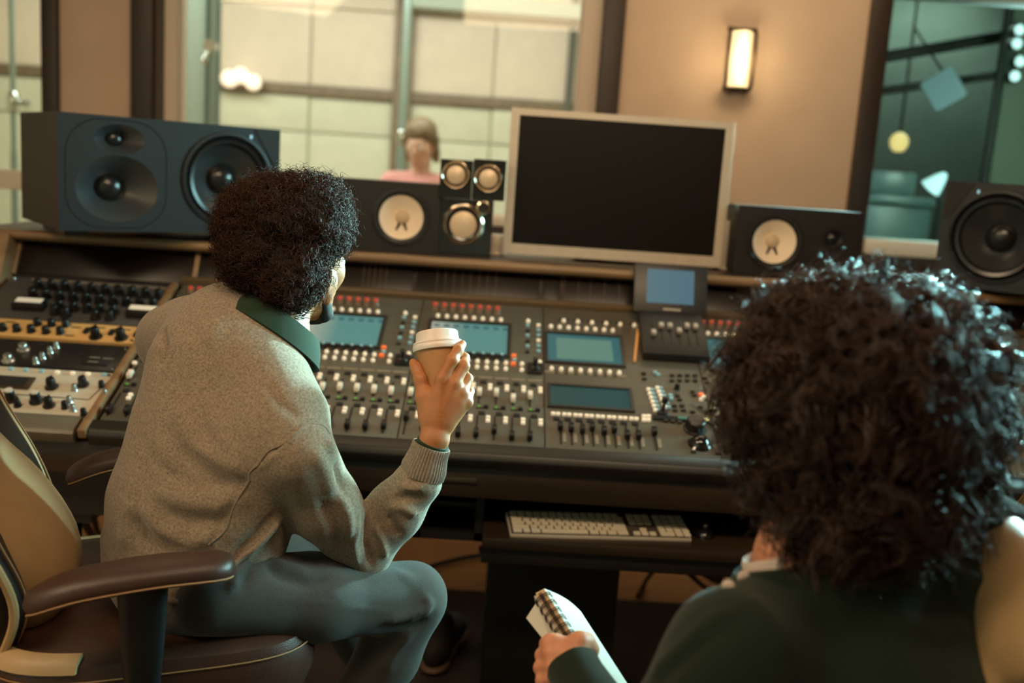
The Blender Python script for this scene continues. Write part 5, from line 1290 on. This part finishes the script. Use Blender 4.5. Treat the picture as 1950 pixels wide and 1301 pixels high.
# head, neck, hand: one skin mesh
hc = q(570, 482, 1.70); hf = np.array([math.sin(math.radians(25)), math.cos(math.radians(25)), -.16])
HP, A1, AX1 = head_prims(hc, hf, np.array([.10, .04, 1.0]), 1.0, -.028)
nb = q(505, 655, 1.645)
HP += [cap(A1(0, -.030, -.07), nb, .054, .062, .03), cap(nb, q(470, 760, 1.62), .07, .09, .04)]
head = soft(HP, .0045); head = (smooth_mesh(*head, 1), head[1])
trunk = soft([cap(nb, q(400, 900, 1.61), .075, .09, .04), cap(q(400, 900, 1.61), q(360, 1080, 1.60), .09, .085, .04), cap(q(540, 830, 1.53), q(380, 650, 1.71), .045, .045, .03),
              cap(q(566, 866, 1.50), q(690, 1052, 1.65), .042, .034, .02), cap(q(690, 1052, 1.65), q(815, 870, 1.612), .034, .026, .02), cap(q(362, 640, 1.73), q(330, 648, 1.86), .042, .036, .02), cap(q(330, 648, 1.86), q(420, 690, 2.06), .036, .028, .02), cap(q(420, 690, 2.06), q(452, 705, 2.12), .030, .036, .02),
              cap(q(400, 1125, 1.52), q(780, 1140, 1.71), .06, .045, .02), cap(q(780, 1140, 1.71), q(640, 1400, 1.70), .04, .033, .02), cap(q(400, 1110, 1.75), q(602, 1062, 1.98), .06, .045, .02), cap(q(602, 1062, 1.98), PZ(700, 1262, .22), .04, .033, .02)], .010)
# --- right hand round the cup (back of the hand towards the camera)
HD = 1.605
def hk(pts, k=.006):
    return [cap(q(a[0], a[1], a[2]), q(b[0], b[1], b[2]), rp(a[3], a[2]), rp(b[3], b[2]), k) for a, b in zip(pts[:-1], pts[1:])]
hand = []
hand += hk([(815, 872, HD+.004, 26), (826, 838, HD, 25)], .010)                                            # wrist
hand += [le((828, 838, HD), (27, 20, 20), .012), le((832, 800, HD), (33, 32, 17), .014), le((848, 764, HD+.002), (36, 36, 15), .014), le((818, 778, HD+.012), (22, 40, 17), .012)]
hand += hk([(834, 800, HD, 16), (842, 722, HD-.004, 13)], .010) + hk([(842, 800, HD, 15), (866, 730, HD-.002, 12.5)], .010) + hk([(850, 805, HD+.004, 14), (880, 748, HD+.006, 12)], .010) + hk([(850, 812, HD+.008, 13), (889, 766, HD+.014, 11.5)], .010)
hand += hk([(842, 722, HD-.004, 12.6), (861, 686, HD-.002, 11), (872, 668, HD+.012, 10), (880, 656, HD+.030, 8.5)])       # index
hand += hk([(866, 730, HD-.002, 12.2), (883, 697, HD+.010, 11), (884, 682, HD+.030, 9.8), (872, 676, HD+.052, 8.6)])      # middle
hand += hk([(880, 748, HD+.006, 11.8), (890, 722, HD+.024, 10.4), (880, 706, HD+.048, 9.2), (864, 702, HD+.064, 8.2)])    # ring
hand += hk([(889, 766, HD+.014, 11), (893, 746, HD+.034, 9.4), (880, 734, HD+.052, 8.4), (864, 730, HD+.064, 7.4)])       # little
hand += hk([(820, 800, HD+.006, 17), (807, 756, HD+.010, 14), (800, 722, HD+.016, 11), (793, 702, HD+.026, 9.6), (787, 691, HD+.036, 8.2)], .010)   # thumb
hv = soft(hand, .0022); hv = (smooth_mesh(*hv, 1), hv[1])
hv = (folds(*hv, [([(838, 790), (843, 726)], .0010, .005), ([(848, 790), (864, 738)], .0009, .005), ([(856, 690), (866, 684)], -.0008, .002), ([(854, 694), (865, 689)], .0007, .002)]), hv[1])
bv, bf = join_np([head, trunk, hv]); mesh_np('body', bv, bf, m_skin1, p1)
for (px, py, D) in ((880, 652, HD+.026),):
    pass
MB().prism(rrect(.009, .011, .003, 3), 0, .0008).build('fingernail', mat('nail', (206, 160, 132), .3), p1, frame(q(784, 690, HD+.036), -nrm(FW+.8*RI), nrm(np.cross(nrm(RI*-1+.6*UP), -nrm(FW+.8*RI))), nrm(-RI+.3*UP-.3*FW)))
eyes(p1, A1, AX1)
# beard along the jaw
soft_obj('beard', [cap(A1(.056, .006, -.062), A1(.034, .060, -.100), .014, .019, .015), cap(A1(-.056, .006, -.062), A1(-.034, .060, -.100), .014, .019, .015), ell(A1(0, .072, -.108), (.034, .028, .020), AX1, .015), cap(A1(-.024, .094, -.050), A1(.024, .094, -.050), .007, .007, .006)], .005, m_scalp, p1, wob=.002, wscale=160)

# hair volume and curls
HAIR1 = [le((538, 430, 1.68), (118, 98, 138), .02), le((602, 400, 1.68), (66, 66, 110), .02), le((500, 490, 1.655), (84, 82, 110), .02), le((548, 540, 1.625), (64, 62, 80), .02), le((468, 432, 1.68), (56, 60, 90), .02), le((592, 512, 1.645), (38, 60, 82), .02), le((628, 440, 1.67), (36, 56, 90), .02)]
face_cut = cut(ell(A1(0.02, .125, -.035), (.085, .085, .105), AX1, .01)); ear_cut = cut(ell(A1(.090, .004, -.048), (.036, .034, .044), AX1, .005))
hv1, hf1 = soft(HAIR1+[face_cut, ear_cut], .006); hv1 = smooth_mesh(hv1, hf1, 1)
nn = vnormals(hv1, hf1); hv1b = hv1+nn*(-.010+.004*vnoise(hv1, 120, 4)+.003*vnoise(hv1, 320, 5))[:, None]
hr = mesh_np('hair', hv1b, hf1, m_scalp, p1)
def keep1(c):
    l = (c-np.asarray(hc)) @ np.array(AX1).T
    ear = np.linalg.norm(l-np.array([.086, .0, -.048]), axis=1) > .038
    return ear*((l[:, 1] < .075) | (l[:, 2] > .05)).astype(float)*np.where(l[:, 2] < -.085, .7, 1)
cv, cf = curls(hv1, hf1, 6200, (.010, .024), (.0030, .0062), (1.2, 2.6), .00075, 20, 11, keep=keep1, rootoff=-.012, tilt=.55)
cv2, cf2 = curls(hv1, hf1, 1500, (.018, .036), (.004, .0085), (1.2, 2.4), .0007, 22, 12, keep=keep1, rootoff=-.012, tilt=.6)
o = hair_obj('curls', [(cv, cf), (cv2, cf2)], m_hair1, hr); o['kind'] = 'stuff'
# knitted neckline and green shirt collar
ca = nrm(.52*RI+.82*UP+.30*FW); cc = q(508, 650, 1.635)
e1 = nrm(.62*RI-.72*UP-.1*FW); e1 = nrm(e1-ca*(e1 @ ca)); e2 = np.cross(ca, e1)
def ringpts(r1, r2, off, n=56): 
    t = np.linspace(0, 2*math.pi, n, endpoint=False); return cc+ca*off+r1*np.cos(t)[:, None]*e1+r2*np.sin(t)[:, None]*e2
secs = []
for off, r in ((-.020, .101), (-.006, .098), (.006, .090), (.012, .084), (.008, .080), (-.010, .084)): secs.append(ringpts(r, r*.86, off, 96))
b = MB(); b.add(*sweep(secs, False)); b.build('neckband', m_rib, p1, smooth=True)
secs = []
for off, r in ((.000, .078), (.030, .076), (.044, .073), (.047, .078), (.030, .091), (.006, .104), (.004, .101), (.028, .086), (.040, .078), (.026, .072), (.0, .074)):
    P = ringpts(r, r*.84, off, 72); secs.append(P)
b = MB(); b.add(*sweep(secs, False)); b.build('shirt_collar', m_greenc, p1, smooth=True)

# ---- paper cup
cup_c = q(833, 700, HD+.045); cup_up = nrm(UP*1.0-RI*.10-.30*FW*-1*.55)
eu = nrm(np.cross(cup_up, FW)); CU = frame(q(834, 662, HD+.048), eu, np.cross(cup_up, eu), cup_up)
cu = empty('paper_cup', q(830, 740, HD+.045), 'tan paper coffee cup with a white lid in the man\'s raised hand', 'cup')
R0 = rp(43, HD+.045)
MB().lathe([(0, -.088), (R0*.68, -.088), (R0*.70, -.090), (R0, 0), (R0*.97, 0), (R0*.69, -.084)], 48).build('cup_body', mat('kraft_paper', (164, 118, 72), .7, var=.04, vscale=80), cu, CU, smooth=True)
ld = MB().lathe([(R0*1.00, -.006), (R0*1.10, -.006), (R0*1.13, -.003), (R0*1.13, .002), (R0*1.09, .0045), (R0*1.11, .0065), (R0*1.08, .009), (R0*.97, .010), (R0*.93, .026), (R0*.88, .028), (R0*.84, .0235), (R0*.4, .0225), (0, .022)], 56).build('lid', mat('white_lid', (216, 202, 193), .35), cu, CU, smooth=True)
MB().prism(rrect(.012, .004, .0018, 4), 0, .0006).build('sip_hole', m_slot, ld, CU @ T(-R0*.55, R0*.35, .0232))

# ================================================= the man in the green shirt
p2 = empty('person', tuple(PD(1660, 1250, 1.15)*[1, 1, 0]), 'person with big curly hair in a dark green shirt holding a notebook', 'person')
def r2(r, D): return r*D/F
def c2(a, b, k=.03): return cap(PD(*a[:3]), PD(*b[:3]), r2(a[3], a[2]), r2(b[3], b[2]), k)
def e2_(a, rr, k=.03): return ell(PD(*a), np.array([r2(x, a[2]) for x in rr]), (RI, UP, FW), k)
shirt = [c2((1600, 1180, 1.16, 180), (1640, 1420, 1.14, 240), .05), c2((1490, 1190, 1.14, 96), (1415, 1256, 1.10, 130), .05), c2((1405, 1268, 1.08, 132), (1300, 1420, 1.10, 122), .04),
         c2((1660, 1120, 1.18, 120), (1850, 1055, 1.24, 112), .05), c2((1850, 1055, 1.24, 112), (1990, 1120, 1.26, 112), .04), c2((1560, 1130, 1.16, 92), (1680, 1120, 1.18, 120), .04), c2((1780, 1180, 1.20, 150), (1760, 1400, 1.16, 200), .05),
         c2((1640, 1420, 1.14, 240), (1680, 1700, 1.16, 235), .05),
         c2((1330, 1420, 1.10, 108), (1250, 1500, 1.16, 80), .03), c2((1250, 1500, 1.16, 80), (1160, 1400, 1.26, 66), .03), c2((1160, 1400, 1.26, 66), (1094, 1282, 1.34, 47), .02), c2((1990, 1140, 1.28, 104), (2050, 1350, 1.35, 80), .03)]
L2 = [([(1880, 965), (1905, 1000), (1950, 1030)], .008, .010), ([(1870, 985), (1890, 1020), (1940, 1060)], -.008, .010), ([(1780, 1050), (1830, 1090), (1900, 1110)], .008, .012), ([(1700, 1180), (1780, 1200), (1850, 1185)], .008, .014), ([(1230, 1290), (1300, 1220), (1390, 1160)], .005, .010), ([(1240, 1300), (1310, 1240), (1400, 1180)], -.005, .010), ([(1420, 1130), (1470, 1180), (1500, 1260)], .004, .014), ([(1050, 1290), (1090, 1275), (1130, 1290)], -.004, .006), ([(1060, 1270), (1100, 1258), (1130, 1268)], .004, .006)]
sh_ = soft_obj('shirt', shirt, .006, m_dgreen, p2, L2, wob=.002, wscale=28)
SHV = np.empty(len(sh_.data.vertices)*3, np.float32); sh_.data.vertices.foreach_get('co', SHV); SHV = SHV.reshape(-1, 3).astype(float); SHP = np.stack(project(SHV), 1)
h2c = PD(1622, 800, 1.16); h2f = np.array([-.52, .84, -.20])
HP2, A2, AX2 = head_prims(h2c, h2f, np.array([-.06, .05, 1.0]), 1.05)
nb2 = PD(1560, 1075, 1.16)
HP2 += [cap(A2(0, -.03, -.07), nb2, .058, .062, .03), cap(nb2, PD(1600, 1180, 1.16), .07, .09, .04)]
hd2 = soft(HP2, .006); hd2 = (smooth_mesh(*hd2, 1), hd2[1])
tr2 = soft([cap(PD(1600, 1180, 1.16), PD(1660, 1420, 1.15), .08, .10, .04), cap(PD(1660, 1420, 1.15), PD(1680, 1700, 1.16), .10, .10, .04), cap(PD(1440, 1260, 1.09), PD(1850, 1080, 1.26), .045, .045, .02), cap(PD(1440, 1260, 1.08), PD(1250, 1500, 1.16), .045, .036, .02), cap(PD(1250, 1500, 1.16), PD(1100, 1290, 1.34), .036, .027, .02), cap(PD(1850, 1060, 1.26), PD(2050, 1350, 1.35), .045, .035, .02)], .010)
# left hand closed round the notebook, back of the hand up
D2 = 1.36
def h2k(pts, k=.006): return [cap(PD(a[0], a[1], a[2]), PD(b[0], b[1], b[2]), r2(a[3], a[2]), r2(b[3], b[2]), k) for a, b in zip(pts[:-1], pts[1:])]
hd = []
hd += h2k([(1096, 1290, D2-.02, 33), (1086, 1262, D2-.01, 33)], .012)
hd += [e2_((1082, 1246, D2), (40, 26, 26), .012), e2_((1066, 1236, D2+.005), (30, 22, 24), .012)]
hd += h2k([(1082, 1250, D2, 22), (1052, 1226, D2+.006, 16), (1046, 1224, D2+.012, 14)], .010)
hd += h2k([(1054, 1226, D2+.002, 15), (1040, 1226, D2+.030, 12), (1052, 1232, D2+.055, 11), (1075, 1236, D2+.060, 9)])      # index over the spine edge
hd += h2k([(1050, 1246, D2-.006, 15), (1032, 1248, D2+.018, 12.5), (1042, 1256, D2+.046, 11), (1066, 1262, D2+.052, 9)])
hd += h2k([(1052, 1268, D2-.014, 15), (1029, 1272, D2+.006, 12.5), (1038, 1282, D2+.036, 11), (1060, 1288, D2+.044, 9)])
hd += h2k([(1056, 1290, D2-.020, 14), (1032, 1296, D2-.004, 11.5), (1040, 1304, D2+.026, 10), (1060, 1308, D2+.034, 8)])
hd += h2k([(1090, 1252, D2-.004, 22), (1104, 1222, D2+.002, 18), (1118, 1222, D2+.010, 14.5), (1128, 1236, D2+.016, 11.5), (1130, 1244, D2+.018, 9.5)], .008)   # thumb
hv2 = soft(hd, .0026); hv2 = (smooth_mesh(*hv2, 1), hv2[1])
bv, bf = join_np([hd2, tr2, hv2]); mesh_np('body', bv, bf, m_skin2, p2)
eyes(p2, A2, AX2, 1.05)
ribtube(PD(1140, 1370, 1.28), nrm(PD(1086, 1262, D2-.012)-PD(1140, 1370, 1.28)), r2(62, 1.32), r2(52, 1.34), float(np.linalg.norm(PD(1090, 1268, D2-.012)-PD(1140, 1370, 1.28))), 6, .003, .0008).build('shirt_cuff', m_dgreen, p2, smooth=True)
# collar, white tee and buttons at the front of the neck
ca2 = nrm(-.30*RI+.90*UP+.10*FW); cc2 = PD(1530, 1085, 1.16); f1 = nrm(RI-ca2*(RI @ ca2)); f2_ = np.cross(ca2, f1)
def ring2(r, off, n=56):
    t = np.linspace(0, 2*math.pi, n, endpoint=False); return cc2+ca2*off+r*np.cos(t)[:, None]*f1+r*np.sin(t)[:, None]*f2_*.9
secs = [ring2(r, off) for off, r in ((-.02, .080), (.012, .076), (.020, .078), (.014, .084), (-.014, .098), (-.016, .094), (.008, .080), (.014, .074), (-.02, .074))]
b = MB(); b.add(*sweep(secs, False)); b.build('shirt_collar', m_dgreen, p2, smooth=True)
secs = [ring2(r, off) for off, r in ((.0, .068), (.026, .066), (.031, .063), (.026, .060), (.0, .062))]
b = MB(); b.add(*sweep(secs, False)); b.build('white_tee', m_white, p2, smooth=True)
for px, py in ((1418, 1093), (1386, 1112)):
    dd = np.hypot(SHP[:, 0]-px, SHP[:, 1]-py); near = np.where(dd < dd.min()+6)[0]; bp = SHV[near[np.argmin(SHP[near, 2])]]
    MB().lathe([(0, .004), (.005, .004), (.0075, .002), (.0075, 0)], 18).build('button', m_white, p2, frame(bp, nrm(np.cross(UP, -FW+.5*RI*-1)), UP, nrm(-FW-.3*RI)), smooth=True)
# trousers below the frame: thighs forward, feet on the floor
def W3(x, y, z): return np.array([x, y, z])
hip = PD(1680, 1700, 1.16); fw2 = np.array([math.cos(CY2), math.sin(CY2), 0]); lf2 = np.array([-fw2[1], fw2[0], 0]); hip = np.array([c2_[0], c2_[1], .55])-fw2*.02
jp = [cap(hip-lf2*.06, hip+lf2*.06, .125, .125, .03)]
for s in (-1, 1):
    k_ = hip+fw2*.34+lf2*.11*s; k_[2] = .50; a_ = k_+fw2*.06; a_ = np.array([a_[0], a_[1], .12])
    jp += [cap(hip+lf2*.08*s, k_, .09, .066, .03), cap(k_, a_, .062, .046, .02)]
    shoe((a_+fw2*.19)*[1, 1, 0]+[0, 0, .020], (a_-fw2*.07)*[1, 1, 0]+[0, 0, .020], p2)
soft_obj('trousers', jp, .009, m_jean, p2)
# hair mass with long loose curls
HAIR2 = [e2_((1635, 745, 1.165), (222, 205, 262), .03), e2_((1580, 660, 1.17), (150, 125, 150), .03), e2_((1730, 670, 1.17), (140, 130, 150), .03), e2_((1500, 760, 1.17), (110, 130, 140), .03), e2_((1780, 790, 1.17), (110, 150, 150), .03), e2_((1560, 900, 1.16), (120, 100, 120), .03), e2_((1700, 920, 1.15), (150, 110, 120), .03), e2_((1650, 985, 1.09), (130, 66, 90), .03), e2_((1745, 950, 1.10), (95, 75, 95), .03), e2_((1600, 1000, 1.09), (90, 60, 80), .03), e2_((1690, 930, 1.09), (130, 90, 90), .03)]
fc2 = cut(ell(A2(0, .15, -.05), (.085, .095, .11), AX2, .02))
hv3, hf3 = soft(HAIR2+[fc2], .008); hv3 = smooth_mesh(hv3, hf3, 1)
n3 = vnormals(hv3, hf3); hv3b = hv3+n3*(-.026+.010*vnoise(hv3, 60, 7)+.006*vnoise(hv3, 150, 8))[:, None]
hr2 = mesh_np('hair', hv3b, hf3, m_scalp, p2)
a1 = curls(hv3, hf3, 850, (.030, .064), (.009, .018), (.8, 1.5), .0015, 18, 21, rootoff=-.026, strands=10, spread=.0028, tilt=.65, droop=.014)
a2 = curls(hv3, hf3, 1100, (.030, .070), (.008, .016), (.8, 1.8), .0006, 18, 22, rootoff=-.020, strands=2, spread=.003, tilt=.8, droop=.006)
o = hair_obj('curls', [a1, a2], m_hair2, hr2); o['kind'] = 'stuff'

# ---- spiral notebook in his hand
nbk = empty('spiral_notebook', PD(1090, 1230, 1.40), 'spiral notebook with white pages held in the left hand of the green-shirted person', 'notebook')
s0, s1_ = PD(1036, 1121, 1.46), PD(1130, 1272, 1.36)
na = nrm(s1_-s0); nl = .235                                   # along the spine
tr_ = PD(1091, 1141, 1.565)
nc = nrm((tr_-s0)-na*((tr_-s0) @ na)); ncw = float((tr_-s0) @ nc); nn_ = nrm(np.cross(nc, na))
if nn_ @ (C-s0) < 0: nn_ = -nn_
m_page = mat('white_page', (202, 197, 184), .8); m_pedge = mat('page_edges', (196, 164, 132), .8, var=.15, vscale=300, stretch=(1, 1, 1)); m_coil = mat('black_coil', (34, 28, 24), .3, .6)
NM = frame(s0, nc, na, nn_)
b = MB(); secs = []
for i, x in enumerate(np.linspace(0, ncw, 12)):
    z = .006*math.sin(x/ncw*3.14)*.8
    secs.append(np.array([[x, 0 if i else .0, z], [x, nl, z], [x, nl, z-.0008], [x, 0, z-.0008]]))
b.add(*sweep(secs)); b.build('page', m_page, nbk, NM, smooth=False)
sp_l = PD(1014, 1133, 1.455); sd = (sp_l-s0); sd = sd-na*(sd @ na); thk = float(np.linalg.norm(sd)); sd = nrm(sd)
sn = nrm(np.cross(sd, na)); 
if sn @ (C-s0) < 0: sn = -sn
SMx = frame(s0, sd, na, sn)
MB().lohi((0, 0, -.030), (thk*.72, nl, -.0005)).build('page_block', m_pedge, nbk, SMx)
MB().lohi((thk*.74, .004, -.030), (thk*.98, nl, .001)).build('cover', mat('grey_board', (170, 156, 140), .7), nbk, SMx, bevel=.001)
for i in range(16):
    y = .010+i*.0142
    for dy in (0, .0032):
        pts = [(-.006, y+dy, -.010), (-.003, y+dy-.001, .001), (thk*.3, y+dy, .0042), (thk*.7, y+dy+.001, .0042), (thk*1.02, y+dy+.003, .0015), (thk*1.06, y+dy+.004, -.010)]
        MB().tube(spline(pts, 4), .0008, 6).build('coil', m_coil, nbk, SMx, smooth=True)
for dx in (.40, .50, .60): MB().tube([(thk*dx, .006, .0042), (thk*dx, nl-.004, .0042)], .0007, 5).build('coil_bar', m_coil, nbk, SMx)
lf = [PD(1021, 1148, 1.452), PD(1002, 1177, 1.45), PD(1060, 1250, 1.40), PD(1075, 1232, 1.41)]
b = MB(); off = sn*-.001; b.add([tuple(x) for x in lf]+[tuple(x+off) for x in lf], [(0, 1, 2, 3), (7, 6, 5, 4), (0, 4, 5, 1), (1, 5, 6, 2), (2, 6, 7, 3), (3, 7, 4, 0)]); b.build('folded_leaf', m_page, nbk)

# ================================================= the person in the live room
DS = 5.6
p3 = empty('person', tuple(PD(795, 330, DS)*[1, 1, 0]), 'person with brown hair and a pink top behind the main window glass', 'person')
c3 = PD(800, 272, DS); H3, A3, AX3 = head_prims(c3, np.array([-.25, -.95, -.35]), np.array([0, 0, 1.0]), .98)
gx, gy, gz = c3
H3 += [cap(A3(0, -.03, -.07), (gx, gy+.05, gz-.22), .05, .055, .03)]
body3 = H3+[cap((gx, gy+.06, gz-.30), (gx, gy+.04, gz-.70), .11, .11, .05)]
for s in (-1, 1):
    body3 += [cap((gx+s*.09, gy+.04, gz-.75), (gx+s*.10, gy+.03, gz-1.12), .07, .05, .03), cap((gx+s*.10, gy+.03, gz-1.12), (gx+s*.10, gy+.05, .06), .048, .04, .02), cap((gx+s*.10, gy+.05, .05), (gx+s*.10, gy-.12, .04), .042, .038, .02),
              cap((gx+s*.17, gy+.06, gz-.27), (gx+s*.24, gy+.02, gz-.52), .042, .036, .02), cap((gx+s*.24, gy+.02, gz-.52), (gx+s*.14, gy-.20, gz-.50), .034, .03, .02), cap((gx+s*.14, gy-.20, gz-.50), (gx+s*.10, gy-.27, gz-.49), .034, .026, .02)]
v, f = soft(body3, .012); mesh_np('body', v, f, mat('pale_skin', (212, 172, 150), .6), p3)
tp = [cap((gx, gy+.05, gz-.30), (gx, gy+.04, gz-.72), .135, .135, .05), cap((gx-.15, gy+.06, gz-.24), (gx+.15, gy+.06, gz-.24), .075, .075, .05)]
for s in (-1, 1): tp += [cap((gx+s*.17, gy+.06, gz-.27), (gx+s*.24, gy+.02, gz-.52), .066, .054, .03)]
soft_obj('top', tp, .012, m_pink, p3, wob=.004, wscale=40)
soft_obj('trousers', [cap((gx-.06, gy+.04, gz-.76), (gx+.06, gy+.04, gz-.76), .125, .125, .03)]+[cap((gx+s*.085, gy+.04, gz-.80), (gx+s*.10, gy+.05, .10), .10, .065, .03) for s in (-1, 1)], .014, m_jean, p3)
soft_obj('hair', [ell(A3(0, -.025, .055), (.092, .105, .085), AX3, .02), cap(A3(-.080, -.02, .02), A3(-.085, -.02, -.10), .030, .022, .02), cap(A3(.080, -.02, .02), A3(.085, -.02, -.10), .030, .022, .02), ell(A3(0, -.06, -.03), (.085, .06, .09), AX3, .02), cut(ell(A3(0, .10, -.03), (.06, .07, .075), AX3, .01))], .008, mat('mid_brown_hair', (110, 92, 66), .5, var=.2, vscale=60), p3, wob=.004, wscale=90)
eyes(p3, A3, AX3)
